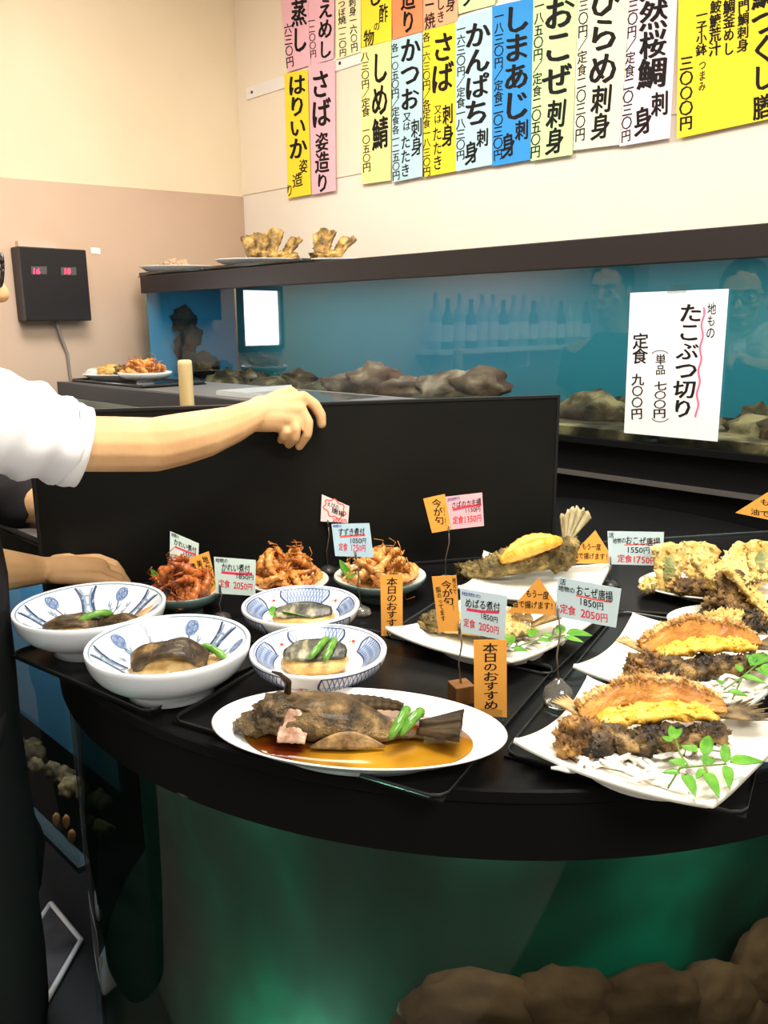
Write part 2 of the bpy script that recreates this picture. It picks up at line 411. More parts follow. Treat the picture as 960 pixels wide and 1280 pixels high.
for k, (px, py) in enumerate([(64, 1027), (76, 1030), (83, 1048)]):
    p = Pv(px, py, NB*.516, NB); g = G(); g.lump(p+NB*.01, (.007, .006, .014), amp=.2, seed=k, sub=2)
    tag(g.obj('orange_shell', shell_m), 'small orange shell on the gravel against the blue side tank glass', 'shell', 'orange shells in the side tank')
l = area('side_tank_lamp', AB(-1.75, .57, 1.008), AB(-1.75, .6, 0), .8, .08, 2.2, (.75, .9, 1.0)); l.rotation_euler = (0, 0, -math.pi/4)

# ================================================================ ROUND DISPLAY COUNTER TANK
CX, CY, CR = .1465, 1.289, .6395
CZ = 1.0
ct = thing('round_display_tank', 'round black-topped glass tank counter with dark green water that carries all the dishes', 'display tank', (CX, CY, FL))
g = G(); g.lathe([(0, .9855), (CR+.002, .9855), (CR+.004, .9875), (CR+.004, .998), (CR+.002, 1.0), (0, 1.0)], (CX, CY, 0), 128); g.obj('counter_top', black, ct, sharp=40)
g = G(); g.lathe([(CR-.012, .9275), (CR, .9275), (CR, .985), (CR-.012, .985), (CR-.012, .9275)], (CX, CY, 0), 128); g.obj('rim_band', mat('band_black', (.006, .006, .006), .5, .1), ct, sharp=40)
g = G(); g.lathe([(CR-.014, .40), (CR-.008, .40), (CR-.008, .984), (CR-.014, .984), (CR-.014, .40)], (CX, CY, 0), 128); g.obj('curved_glass', glass_mat('curved_tank_glass', (.62, .72, .66), .8, .04, .02), ct, sharp=40)
g = G(); g.lathe([(0, .395), (CR-.004, .395), (CR-.004, FL+.004), (0, FL+.004)], (CX, CY, 0), 96); g.obj('base_cabinet', black, ct, sharp=40)
liner = mat('tank_liner_green', (.014, .052, .036), .6, .12, c2=(.008, .25, .175), c3=(.014, .11, .075), ns=3.0, nd=3, lo=.36, hi=.62, dist=.5)
g = G(); g.lathe([(.545, .411), (.545, .97)], (CX, CY, 0), 96); g.obj('liner', liner, ct)
g = G(); g.lathe([(0, .396), (CR-.016, .396), (CR-.016, .41), (0, .41)], (CX, CY, 0), 64); g.obj('floor_panel', mat('tank_floor_dark', (.03, .05, .045), .7, .2, c2=(.05, .06, .05), ns=15), ct)
g = G(); r3 = random.Random(12)
for row, (zz, zs) in enumerate(((.45, .07), (.55, .08), (.64, .075), (.70, .050))):
    for k in range(9-row):
        ang = -math.pi/2-.32+(k+.5*row)*.15; rx = r3.uniform(.05, .075); zt_ = zz+r3.uniform(-.012, .012)+(.012*math.sin(k*1.7) if row == 3 else 0)
        M = Matrix.Rotation(ang+math.pi/2, 3, 'Z'); g.lump((CX+.583*math.cos(ang), CY+.583*math.sin(ang), zt_), (rx, .028, zs), M, amp=.16, sc=1.8, seed=200+k+row*17, sub=4)
tag(g.obj('tank_boulder', mat('boulder_red_brown', (.10, .032, .018), .8, .2, c2=(.30, .11, .065), ns=7, nd=7, bump=.6, bs=40)), 'red-brown boulder ridge low behind the curved glass of the round counter tank', 'rock')
for nm, (x, y), pw in [('round_tank_fill', (-.185, .783), .10), ('round_tank_fill', (.10, .703), .12), ('round_tank_fill', (.33, .724), .22)]:  # added unseen fill lights under the counter top, lifting the liner a little
    area(nm, (x, y, .93), (x, y, .3), .06, .06, pw, (.8, 1.0, .85))
for ang, pw in ((-2.02, 2.2), (-1.75, 1.6)):      # added unseen strips low in the tank, brightening the lower liner
    x, y = CX+.583*math.cos(ang), CY+.583*math.sin(ang)
    l = area('underwater_fill', (x, y, .43), (x, y, 1.0), .16, .03, pw, (.5, 1.0, .82)); l.rotation_euler = (math.pi, 0, ang+math.pi/2)
# ================================================================ MENU SLIPS ON THE WALL
def Z1(x, y): return (340+.2708*x, .2708*y)
def Z2(x, y): return (560+.4167*x, .4167*y)
paper = lambda n, c: mat('paper_'+n, c, .8, .1, c2=tuple(min(1, k*1.05) for k in c), ns=9, bump=.05, bs=20)
PK = paper('pink', (.90, .50, .58)); LP = paper('pale_pink', (.90, .72, .80)); CR_ = paper('cream', (.90, .82, .48)); YL = paper('yellow', (.95, .72, .05))
LY = paper('light_yellow', (.93, .83, .33)); OR = paper('orange', (.93, .28, .12)); SA = paper('salmon', (.92, .42, .25)); LB = paper('light_blue', (.48, .68, .76))
BL = paper('blue', (.05, .30, .72)); GR = paper('light_green', (.60, .80, .42)); CM = paper('pale_cream', (.92, .90, .66))
WP = NB*(WB-.014)
def slip(Z, k, m, quad, label, cols, layer=0, sc=1):
    quad = [Z(*q) for q in quad]; n = -NB
    p0 = WP-NB*(.0012*layer)
    o = quad_sheet('menu_slip', p0, n, quad, m, label, 'menu slip', th=.0005)
    ink = Ink(p0, n, .0008)
    for c in cols:
        t, x0, y0, x1, y1, wd = c[:6]; sl = c[6] if len(c) > 6 else -.14
        a = Z(x0, y0); b = Z(x1, y1)
        big = wd*(.2708 if Z is Z1 else .4167) > 13
        ink.vert(INK, t, a[0], a[1], b[0], b[1], wd*(.2708 if Z is Z1 else .4167), sl, .030 if big else .016)
    ink.done(o); return o
slip(Z1, 1, PK, [(38, -60), (163, -80), (178, 300), (72, 333)], 'pink menu slip at top left ending in a hiragana shi, leftmost of the upper row', [('蒸し', 125, 0, 128, 245, 72), ('六三〇円', 72, 108, 85, 312, 36)])
slip(Z1, 2, PK, [(164, -80), (290, -100), (284, 270), (180, 303)], 'pink menu slip reading emeshi at the top left, second of the upper row', [('えめし', 248, -5, 245, 275, 66), ('一二〇〇円', 182, 78, 192, 268, 30)], 1)
slip(Z1, 3, CR_, [(292, -100), (410, -120), (410, 240), (296, 276)], 'small cream slip with two thin columns between the pink and bright yellow slips', [('刺身一六〇円', 370, -10, 382, 240, 32), ('つぼ焼一二〇円', 322, 0, 328, 262, 34)])
slip(Z1, 4, YL, [(57, 340), (165, 320), (180, 897), (74, 916)], 'narrow yellow slip reading hariika, leftmost of the lower row', [('はりいか', 114, 345, 122, 735, 78), ('姿', 145, 735, 145, 802, 40), ('造', 118, 800, 118, 865, 46), ('り', 82, 850, 82, 908, 30)])
slip(Z1, 5, PK, [(168, 302), (290, 278), (294, 880), (184, 899)], 'narrow pink slip reading saba, hanging beside the leftmost yellow slip', [('さば', 222, 325, 230, 590, 86), ('姿造り', 230, 610, 234, 892, 62)], 1)
slip(Z1, 6, YL, [(411, -60), (552, -60), (552, 186), (413, 219)], 'bright yellow slip cut off by the photo top reading vinegared dish', [('し', 475, -60, 475, 32, 60), ('酢', 515, 20, 515, 106, 40), ('の', 484, 100, 484, 145, 30), ('物', 448, 140, 448, 212, 46)], 1)
slip(Z1, 7, OR, [(553, -60), (695, -60), (697, 144), (557, 183)], 'deep orange slip cut off by the photo top, right of the bright yellow one', [('造り', 628, -60, 630, 155, 66)])
slip(Z1, 8, SA, [(698, -60), (860, -60), (858, 98), (700, 142)], 'salmon slip with several grilled dishes cut off by the photo top', [('身', 825, -20, 825, 55, 42), ('しき', 778, -10, 780, 108, 38), ('つー焼', 726, -90, 730, 135, 48)], 1)
slip(Z1, 9, LY, [(412, 222), (550, 188), (548, 832), (415, 851)], 'light yellow slip reading shime saba in the middle row', [('しめ', 498, 240, 498, 540, 76), ('鯖', 500, 540, 500, 695, 76), ('八三〇円／定食　一〇五〇円', 430, 240, 438, 795, 36)])
slip(Z1, 10, LB, [(553, 187), (693, 148), (694, 814), (556, 842)], 'grey-blue slip reading katsuo between the light yellow and golden slips', [('かつお', 640, 175, 636, 515, 90), ('又は', 624, 520, 622, 605, 36), ('たたき', 618, 625, 616, 820, 44), ('刺身', 668, 550, 668, 718, 48), ('各一〇五〇円／定食各一二五〇円', 568, 200, 574, 832, 33)], 1)
slip(Z1, 11, YL, [(698, 144), (858, 100), (848, 790), (701, 817)], 'golden yellow slip reading saba sashimi or tataki', [('さば', 792, 150, 785, 430, 98), ('刺身', 812, 480, 812, 675, 50), ('又は', 767, 485, 766, 572, 36), ('たたき', 762, 585, 766, 785, 42), ('各一六三〇円／各定食一八三〇円', 714, 150, 715, 815, 34)])
slip(Z2, 18, GR, [(30, -40), (150, -60), (140, 14), (32, 42)], 'strip of a pale green slip just showing at the photo top', [('ノ', 62, -30, 62, 22, 40)], 1)
slip(Z2, 12, LB, [(22, 56), (133, 26), (132, 494), (24, 514)], 'light blue slip reading kanpachi, left of the strong blue one', [('かんぱち', 90, 66, 85, 378, 74), ('刺', 104, 386, 104, 442, 36), ('身', 70, 425, 70, 492, 40), ('一六三〇円／定食一八三〇円', 40, 72, 38, 482, 26)], 1)
slip(Z2, 13, BL, [(132, 20), (257, -8), (247, 479), (133, 499)], 'strong blue slip reading shima aji', [('しまあじ', 206, 15, 204, 360, 80), ('刺', 222, 360, 222, 422, 40), ('身', 181, 400, 181, 472, 40), ('一八三〇円／定食二〇三〇円', 154, 32, 150, 482, 28)])
slip(Z2, 14, GR, [(257, -40), (392, -60), (373, 464), (248, 483)], 'light green slip reading okoze, right of the strong blue one', [('おこぜ', 335, -10, 326, 292, 90), ('刺身', 328, 302, 318, 464, 54), ('一八五〇円／定食二〇五〇円', 275, 0, 262, 474, 28)], 1)
slip(Z2, 15, CM, [(392, -60), (552, -70), (513, 434), (376, 451)], 'pale cream slip reading hirame, right of the light green one', [('ひらめ', 470, -50, 464, 260, 92), ('刺身', 463, 258, 456, 420, 58), ('一八三〇円／定食二〇三〇円', 410, -80, 396, 424, 29)])
slip(Z2, 16, LP, [(553, -70), (692, -80), (666, 414), (514, 439)], 'pale pink slip reading sakuradai, left of the big yellow poster', [('天然桜鯛', 620, -85, 612, 265, 82), ('刺', 636, 275, 636, 350, 52), ('身', 585, 322, 585, 405, 54), ('一八三〇円／定食二〇三〇円', 562, -80, 533, 428, 30)], 1)
slip(Z2, 17, YL, [(692, -80), (1020, -90), (1020, 345), (686, 416)], 'large yellow set-meal poster at the top right corner priced three thousand yen', [('三〇〇〇円', 716, 168, 714, 392, 40), ('つまみ', 764, 180, 762, 275, 22), ('一子小鉢', 762, 28, 760, 168, 32), ('鮟鱇荒汁', 804, 0, 800, 168, 34), ('鯛釜めし', 844, 0, 842, 168, 34), ('門鯛刺身', 888, 0, 884, 156, 34), ('鯛づくし', 952, -60, 945, 275, 74), ('膳', 942, 288, 942, 356, 50)], 0)

# ================================================================ A4 NOTICE TAPED TO THE TANK GLASS
def ZS(x, y): return (520+.4583*x, 320+.4583*y)
pn = NB*1.6395
note = quad_sheet('paper_notice', pn, -NB, [(788, 366), (911, 361), (897, 552), (780, 541)], mat('paper_white', (.88, .86, .88), .7, .2), 'white paper notice with a pink wavy line taped to the aquarium glass', 'notice', th=.0005)
ink = Ink(pn, -NB, .0008); k = .4583
def nv(t, x0, y0, x1, y1, wd, b=.015, m=INK): a = ZS(x0, y0); c = ZS(x1, y1); ink.vert(m, t, a[0], a[1], c[0], c[1], wd*k, .03, b)
nv('たこぶつ切り', 752, 130, 726, 442, 62, .02); nv('地もの', 808, 128, 803, 226, 24, .006); nv('単品', 668, 268, 667, 325, 28, .006)
nv('七〇〇円', 668, 342, 664, 442, 34); nv('定食', 614, 212, 610, 294, 40); nv('九〇〇円', 606, 322, 602, 446, 32)
wave = Ink(pn, -NB, .0008); wave.stroke(PINKINK, [ZS(785-20*t+3*math.sin(t*30), 140+300*t) for t in [i/40 for i in range(41)]], 2.6); wave.done(note, 'wavy_line')
for (cy, sg) in ((262, 1), (448, -1)):
    ink.stroke(INK, [ZS(666+24*math.sin(q), cy+sg*(10-14*math.cos(q))) for q in [(-1.2+2.4*i/10) for i in range(11)]], 1.0)
ink.done(note)
quad_sheet('tape', pn, -NB, [(835, 357), (858, 356), (858, 366), (834, 367)], glass_mat('clear_tape', (.85, .88, .88), 1, .2, .05), None, None, parent=note, lift=.001)
g = G()
for dz in (0, .011):
    p = Pv(119, 312, NA*(WA+.008), NA); g.box(p+V((0, 0, -dz)), (.022, .022, .0065))
tag(quad_sheet('sticker', NA*(WA+.0075), NA, [(113, 309), (125, 310), (126, 318), (114, 317)], mat('paper_white', (.88, .86, .88)), None, None), 'tiny white sticker on the tan wall right of the control box', 'sticker'); g.bm.free()

# ================================================================ CONTROL BOX ON THE LEFT WALL
pl = NA*(WA+.075)
c0 = [Pv(*q, pl, NA) for q in ((24, 309), (107, 311), (115, 400), (32, 402))]
b0 = min(c.dot(NB) for c in c0); b1 = max(c.dot(NB) for c in c0); z1 = (c0[0].z+c0[1].z)/2; z0 = (c0[2].z+c0[3].z)/2
bxr = thing('control_box', 'black wall-mounted temperature control box with two small red displays', 'control box', AB(WA+.01, (b0+b1)/2, z0))
abox('housing', WA+.0065, WA+.075, b0, b1, z0, z1, mat('housing_dark', (.055, .047, .045), .6, .3), bxr, bev=.004)
abox('front_plate', WA+.0752, WA+.0772, b0+.004, b1-.004, z0+.004, z1-.004, mat('housing_front', (.018, .016, .018), .45, .4), bxr)
led = mat('led_red', (1, .03, .10), .5, .2, emit=2.5)
pf = NA*(WA+.0785)
for (qx, dig, tx) in (([(38.5, 333), (58.5, 333), (58.5, 343), (39.5, 343)], '16', (40, 50)), ([(76, 334), (95, 334), (95.5, 344), (76.5, 344)], '18', (79, 88))):
    o = quad_sheet('display', pf, NA, qx, mat('display_grey', (.10, .10, .10), .2, .5), None, None, parent=bxr, th=.001)
    ink = Ink(pf, NA, .0015); ink.horz(led, dig, tx[0], 339, tx[1], 339, 9, .02); ink.done(o, 'digits')
abox('wall_plate', WA+.0065, WA+.03, b0+.02, b1-.09, z1+.001, z1+.022, wall_lo, bxr)
g = G(); cz = [AB(WA+.03, b0+.13, z0+.002), AB(WA+.025, b0+.145, z0-.05), AB(WA+.012, b0+.17, z0-.12), AB(WA+.012, b0+.18, z0-.35), AB(WA+.012, b0+.18, z0-.7)]
g.tube(cz, .006, 8); g.obj('cable', mat('cable_grey', (.30, .26, .24), .5, .4), bxr)

# ================================================================ BLACK BOARD HELD UPRIGHT
BA, BB = V((-.519, 1.193, 1.0008)), V((.2975, 1.3895, 1.0008)); bdv = (BB-BA).normalized(); bn = V((bdv.y, -bdv.x, 0))   # bn faces the camera
BL_ = (BB-BA).length; BH = .2775
bd = thing('black_board', 'large black board held upright on its long edge behind the dishes', 'board', (BA+BB)/2)
MB_ = Matrix(((bdv.x, -bn.x, 0, 0), (bdv.y, -bn.y, 0, 0), (0, 0, 1, 0), (0, 0, 0, 1))).to_3x3()
boardm = mat('board_black', (.008, .008, .007), .4, .12, c2=(.011, .011, .009), ns=3, bump=.03, bs=120)
def bbox(nm, u0, u1, z0, z1, d0, d1, m, bev=0):
    g = G(); g.box(BA+bdv*(u0+u1)/2-bn*(d0+d1)/2+V((0, 0, (z0+z1)/2)), (u1-u0, d1-d0, z1-z0), MB_, bev); return g.obj(nm, m, bd)
bbox('panel', .006, BL_-.006, .006, BH-.006, .0015, .0085, boardm)
edge = mat('board_edge', (.014, .014, .014), .35, .2)
bbox('top_edge', 0, BL_, BH-.0055, BH, 0, .010, edge, .001); bbox('bottom_edge', 0, BL_, 0, .0055, 0, .010, edge, .001)
bbox('side_edge', 0, .0055, .006, BH-.006, 0, .010, edge, .001); bbox('side_edge', BL_-.0055, BL_, .006, BH-.006, 0, .010, edge, .001)

# wooden post between the tanks
wp = P(235, 520, 1.0); q = Pv(235, 520, NB*1.12, NB)
zt = Pv(235, 450, NB*1.12, NB).z
g = G(ROT); aa = q.dot(NA)
g.tube([(aa, 1.12, FL+.002), (aa, 1.12, zt-.012), (aa, 1.12, zt-.002), (aa, 1.12, zt)], [.019, .0175, .0165, .012], 12)
tag(g.obj('wooden_pole', mat('pale_wood', (.55, .38, .14), .6, .3, c2=(.78, .62, .34), c3=(.70, .52, .25), ns=22, nd=6, stretch=(1, 1, .12), bump=.2, bs=60)), 'round-topped pale wooden pole sticking up behind the outstretched arm', 'pole')
# ================================================================ TRAYS
tray_m = mat('tray_black', (.008, .008, .008), .28, .13, bump=.015, bs=150)
tray_e = mat('tray_lip', (.03, .032, .03), .25, .4)
def tray(corners, z, label, lip=.007, name='serving_tray', group=None):
    """Thin black rectangular tray: a flat sheet with a low raised lip all round."""
    c = sum((V(k) for k in corners), V())/len(corners); t = thing(name, label, 'tray', (c.x, c.y, z), group)
    g = G(); pts = [(k[0], k[1]) for k in corners]; g.prism(pts, z, z+.0025); g.obj('sheet', tray_m, t)
    g = G(); n = len(pts)
    def ring(d, zz): 
        out = []
        for i in range(n):
            p = V((*pts[i], 0)); a = (V((*pts[i-1], 0))-p).normalized(); b = (V((*pts[(i+1) % n], 0))-p).normalized()
            for q in (p+a*.012, p+a*.004+b*.004, p+b*.012): 
                v = q+(c-q).normalized()*d; out.append(V((v.x, v.y, zz)))
        return out
    g.loft([ring(.003, z+.0027), ring(-.001, z+.0026), ring(-.004, z+lip), ring(-.0015, z+lip), ring(.004, z+.0045), ring(.003, z+.0027)], cap=False); g.obj('lip', tray_e, t)
    return t
def rect(pf, pl, depth, pts=None):
    """corner pf, neighbour pl, other side at 'depth' metres away from the camera"""
    pf, pl = V(pf), V(pl); d = (pl-pf); nrm = V((-d.y, d.x, 0)).normalized()
    if nrm.y < 0: nrm = -nrm
    return [pf, pl, pl+nrm*depth, pf+nrm*depth]
E0 = .0005
A_ = P(14, 822, CZ); B_ = P(186, 897, CZ)
tray(rect(B_, A_, .20), CZ+E0, 'black serving tray at the left edge of the counter under the two big bowls')
A_ = P(215, 905, CZ); B_ = P(553, 1006, CZ)
tray(rect(B_, A_, .31), CZ+E0, 'black serving tray jutting over the counter front under the oval fish plate')
A_ = P(630, 948, CZ); B_ = P(932, 1027, CZ)
tray(rect(B_, A_, .44), CZ+E0, 'black serving tray at the right front under the two square fish plates')
tray([P(480, 800, CZ), P(688, 850, CZ), P(775, 765, CZ), P(600, 722, CZ)], CZ+E0, 'black serving tray in the middle under the square flounder plate')
tray([P(722, 764, CZ), P(960, 800, CZ)+V((.15, .02, 0)), P(960, 662, CZ)+V((.02, -.03, 0)), P(712, 684, CZ)], CZ+E0, 'black serving tray at the back right under the tempura plates')
ZTR = CZ+E0+.0028

# ================================================================ PORCELAIN
porc = mat('porcelain_white', (.86, .86, .85), .15, .5, coat=.3)
porc_w = mat('porcelain_warm', (.84, .82, .72), .15, .5, coat=.3)
porc_b = mat('porcelain_bluish', (.76, .80, .84), .15, .5, coat=.3)
celadon = mat('celadon_dark', (.10, .16, .15), .2, .5, coat=.3)
blu = mat('glaze_blue', (.10, .16, .36), .2, .5); blg = mat('glaze_bluegrey', (.20, .27, .36), .2, .5); blk = mat('glaze_indigo', (.035, .06, .14), .2, .5)
pale_blue = mat('glaze_pale_blue', (.48, .58, .72), .2, .5); redg = mat('glaze_red', (.70, .06, .04), .2, .5); grg = mat('glaze_green', (.25, .40, .30), .2, .5)
def prof_bowl(r, h, fr=.5, wall=.004):
    """outer profile from the foot ring to the rim, then inner profile back to the centre"""
    f = r*fr
    out = [(0, .012), (f-.006, .011), (f-.004, 0), (f, 0), (f-.0015, .006), (f-.001, .012)]
    for i in range(1, 11):
        t = i/10; out.append((f+(r-f)*math.sin(t*math.pi/2)**.85, .013+(h-.013)*t**1.45))
    inn = []
    for i in range(0, 15):
        t = i/14; rr_ = (r-wall)*(1-t)
        x = 1-t; inn.append((rr_, max(.016, .016+(h-.016)*max(0, (x-.30)/.70)**1.35)))
    return out+[(r-wall*.3, h+.0012)], inn
def on_inner(inn, c, ang, t, lift=.0005):
    i = t*(len(inn)-1); k = min(int(i), len(inn)-2); f = i-k
    r = inn[k][0]*(1-f)+inn[k+1][0]*f; z = inn[k][1]*(1-f)+inn[k+1][1]*f
    return V(c)+V((r*math.cos(ang), r*math.sin(ang), z+lift))
def ribbon(g, fn, pts, w0):
    """painted stroke lying on a surface fn(angle, t)"""
    pr = None; n = len(pts); q = [fn(*p) for p in pts]
    for i in range(n):
        d = (q[min(i+1, n-1)]-q[max(i-1, 0)]).normalized(); up = (fn(pts[i][0], pts[i][1]+.02)-fn(pts[i][0], pts[i][1])).normalized(); tg = (fn(pts[i][0]+.02, pts[i][1])-fn(pts[i][0], pts[i][1])).normalized()
        nn = tg.cross(up).normalized(); s_ = nn.cross(d).normalized(); wd = w0*(.55+.45*math.sin(math.pi*(i+.5)/n))
        cur = (g.v(q[i]+s_*wd/2), g.v(q[i]-s_*wd/2))
        if pr: g.f([pr[0], pr[1], cur[1], cur[0]])
        pr = cur
def dish_at(px, py, z): return P(px, py, z)
def big_bowl(px, py, hw, h, label, seed):
    z0 = ZTR; c = P(px, py, z0+h); r = hw/F*proj(c); b = V((c.x, c.y, z0))
    t = G(); out, inn = prof_bowl(r, h, .53); t.lathe(out+inn, b, 72)
    fn = lambda a, q: on_inner(inn, b, a, q, .0007)
    rr = random.Random(seed); mats = [porc_b, blk, blg, blu]
    for k in range(5):
        a = k*2*math.pi/5+.62+seed*.1
        for s_ in (-1, 1):      # paired curved strokes
            t.mi = 1; ribbon(t, fn, [(a+s_*(.16-.07*math.sin(math.pi*i/8)), .03+.42*i/8) for i in range(9)], .0046)
            t.mi = 2; ribbon(t, fn, [(a+s_*(.10-.06*math.sin(math.pi*i/8)), .05+.38*i/8) for i in range(9)], .0034)
        t.mi = 2; ribbon(t, fn, [(a+.10*math.cos(i*.7), .22+.07*math.sin(i*.7)) for i in range(10)], .0034)
        ribbon(t, fn, [(a-.14+.28*i/6, .40+.03*math.sin(i)) for i in range(7)], .002)
        m = a+math.pi/5         # flower with trailing grass
        for j in range(6):
            q = j*math.pi/3; t.mi = 3 if j % 2 else 2
            ribbon(t, fn, [(m+.05*math.cos(q)+.055*math.cos(q+i*.9), .15+.045*math.sin(q)+.05*math.sin(q+i*.9)) for i in range(8)], .0034)
        t.mi = 2
        for j in range(5):
            x = m+rr.uniform(-.26, .26); y = rr.uniform(.25, .38)
            ribbon(t, fn, [(x+.07*i/6*(1 if j % 2 else -1), y+.06*math.sin(i*.6)) for i in range(7)], .0026)
        t.mi = 1; ribbon(t, fn, [(m+.02*math.sin(i), .16+.26*i/6) for i in range(7)], .0018)
    t.mi = 2; ribbon(t, fn, [(i*2*math.pi/60, .012) for i in range(61)], .0018)
    o = tag(t.obj('deep_bowl', mats), label, 'bowl'); return b, r, inn
def small_bowl(px, py, hw, h, label, seed, z0=None):
    z0 = z0 or ZTR; c = P(px, py, z0+h); r = hw/F*proj(c); b = V((c.x, c.y, z0))
    t = G(); out, inn = prof_bowl(r, h, .44); t.lathe(out+inn, b, 72); mats = [porc, pale_blue, blu, blk, redg, grg]
    fi = lambda a, q: on_inner(inn, b, a, q, .0006)
    def fo(a, q):
        i = 15-q*9; k = min(int(i), 14); f = i-k; r_ = out[k][0]*(1-f)+out[k+1][0]*f; z_ = out[k][1]*(1-f)+out[k+1][1]*f
        return b+V(((r_+.0006)*math.cos(a), (r_+.0006)*math.sin(a), z_))
    for fn, q0, q1, st in ((fi, .04, .30, 0), (fo, .06, .75, .5)):
        for k in range(4):
            a = seed*.3+k*math.pi/2+st; d = .50
            t.mi = 1; n = 14
            rows = [[t.v(fn(a-d+2*d*i/n, q)) for q in (q0, (q0+q1)/2, q1)] for i in range(n+1)]
            for i in range(n):
                for j in range(2): t.f([rows[i][j], rows[i+1][j], rows[i+1][j+1], rows[i][j+1]])
            f2 = (lambda fn: lambda a_, q_: fn(a_, q_)+(V((b.x, b.y, b.z+.1))-fn(a_, q_)).normalized()*(.0004 if fn is fi else -.0004))(fn)
            t.mi = 2
            for i in range(15):
                x = a-d+2*d*i/14
                for s_ in (-1, 1): 
                    if abs(x+s_*.10-a) <= d: ribbon(t, f2, [(x+s_*.10*j/3, q0+(q1-q0)*j/3) for j in range(4)], .0011)
            t.mi = 3
            for q in (q0, q1): ribbon(t, f2, [(a-d+2*d*i/12, q) for i in range(13)], .0016)
            for s_ in (-1, 1): ribbon(t, f2, [(a+s_*(d+.05*math.sin(math.pi*i/8*1.3)), q0+(q1-q0)*i/8) for i in range(9)], .0026)
            m = a+math.pi/4; t.mi = 4
            ribbon(t, fn, [(m-.05, (q0+q1)/2), (m-.02, (q0+q1)/2+.02), (m+.01, (q0+q1)/2)], .004)
            t.mi = 5; ribbon(t, fn, [(m+.03, (q0+q1)/2+.02), (m+.08, (q0+q1)/2+.04)], .003); ribbon(t, fn, [(m-.10, (q0+q1)/2+.05), (m-.05, (q0+q1)/2+.03)], .002)
    t.mi = 2; ribbon(t, fi, [(i*2*math.pi/60, .008) for i in range(61)], .0012)
    tag(t.obj('footed_bowl', mats), label, 'bowl'); return b, r, inn
def plain_bowl(px, py, hw, h, label, m_out, m_in, z0=None, fr=.5, cat='bowl', name='serving_bowl', ell=1, c=None, r=None):
    z0 = z0 or ZTR; c = c or P(px, py, z0+h); r = r or hw/F*proj(c); b = V((c.x, c.y, z0))
    t = G(); out, inn = prof_bowl(r, h, fr, .0035); t.lathe(out, b, 56); t.mi = 1; t.lathe(out[-1:]+inn, b, 56)
    tag(t.obj(name, [m_out, m_in], weld=True), label, cat); return b, r, inn
def inner_r(inn, z):
    for (r0, z0), (r1, z1) in zip(inn, inn[1:]):
        if z1 <= z <= z0: return r1+(r0-r1)*(z-z1)/(z0-z1+1e-9)
    return inn[0][0]
broth_m = mat('soy_broth', (.16, .055, .008), .08, .5, c2=(.42, .20, .03), ns=30, coat=.3)
def broth(b, inn, z, label, ell=None):
    r = inner_r(inn, z)-.0006; g = G(); g.lathe([(0, z), (r*.9, z), (r, z+.0004), (r, z-.001), (r*.9, z-.0016), (0, z-.0016)], b, 48)
    tag(g.obj('broth', broth_m), label, 'broth')
skin_dark = mat('fish_skin_dark', (.022, .013, .006), .4, .35, c2=(.30, .17, .05), c3=(.07, .042, .016), ns=42, nd=6, bump=.4, bs=260, coat=.12, lo=.38, hi=.68)
flesh = mat('simmered_flesh', (.45, .24, .06), .35, .5, c2=(.68, .46, .18), ns=60, bump=.3, bs=200, coat=.3)
bean_m = mat('green_bean', (.07, .22, .02), .3, .5, c2=(.16, .36, .05), ns=80, coat=.3)
def bean(p0, p1, r, label, bend=.006, group=None):
    p0, p1 = V(p0), V(p1); d = p1-p0; n = 12
    side = d.cross(V((0, 0, 1))).normalized()
    pts = [p0+d*i/n+V((0, 0, bend*math.sin(math.pi*i/n)))+side*bend*.5*math.sin(math.pi*i/n) for i in range(n+1)]
    rad = [r*(.35 if i in (0, n) else .8 if i in (1, n-1) else 1+.13*math.sin(i*2.2)) for i in range(n+1)]
    g = G(); g.tube(pts, rad, 10); return tag(g.obj('green_bean', bean_m), label, 'green bean', group)
def rotz(a): return Matrix.Rotation(a, 3, 'Z')
def ML(rz, rx=0, ry=0): return (Matrix.Rotation(rz, 3, 'Z') @ Matrix.Rotation(ry, 3, 'Y') @ Matrix.Rotation(rx, 3, 'X'))

# --- the two big blue-and-white bowls
b1, r1, i1 = big_bowl(113, 756, 91.5, .056, 'big blue-painted bowl at the far left edge with dark fish and one bean', 1)
broth(b1, i1, .0195, 'brown broth in the big bowl at the far left edge')
b2, r2, i2 = big_bowl(211, 803, 101, .056, 'big blue-painted bowl nearest the counter front left with a brown flounder piece', 2)
broth(b2, i2, .0195, 'brown broth in the big bowl nearest the front left')
def fish_piece(loc, rz, l, w_, h, label, seed, m_top=skin_dark, m_side=flesh):
    t = thing('fish_piece', label, 'fish', loc); L = V(loc)
    g = G(); g.lump(L+V((0, 0, h*.40)), (l, w_, h*.60), ML(rz), amp=.22, sc=1.6, seed=seed, sub=4, flat=-h*.36); g.obj('flesh', m_side, t)
    g = G(); M = ML(rz)
    def top(u, v):
        x = (u-.5)*2; y = (v-.5)*2; k = noise.noise(V((x*1.3+seed, y*1.5, seed)))
        e = max(0, 1-.75*x*x-.55*y*y)
        return L+M @ V((x*l*.98*(1-.10*y*y), y*w_*(.95-.15*x*x)*(1+.2*k), h*.50+h*.75*e**.6+h*.18*k))
    g.sheet(top, 26, 14, .003); g.obj('skin', m_top, t); return t
fish_piece(b2+V((.002, -.004, .0200)), .10, .042, .024, .030, 'dark brown simmered flounder piece arched in the front left big bowl', 4)
g = G(); g.lump(b2+V((.05, .012, .026)), (.016, .018, .008), amp=.3, seed=9, sub=3)
tag(g.obj('flounder_roe', mat('roe_tan', (.55, .33, .12), .4, .4, c2=(.66, .45, .2), ns=90, bump=.4, bs=400)), 'tan lump of flounder roe at the right of the front left big bowl', 'roe')
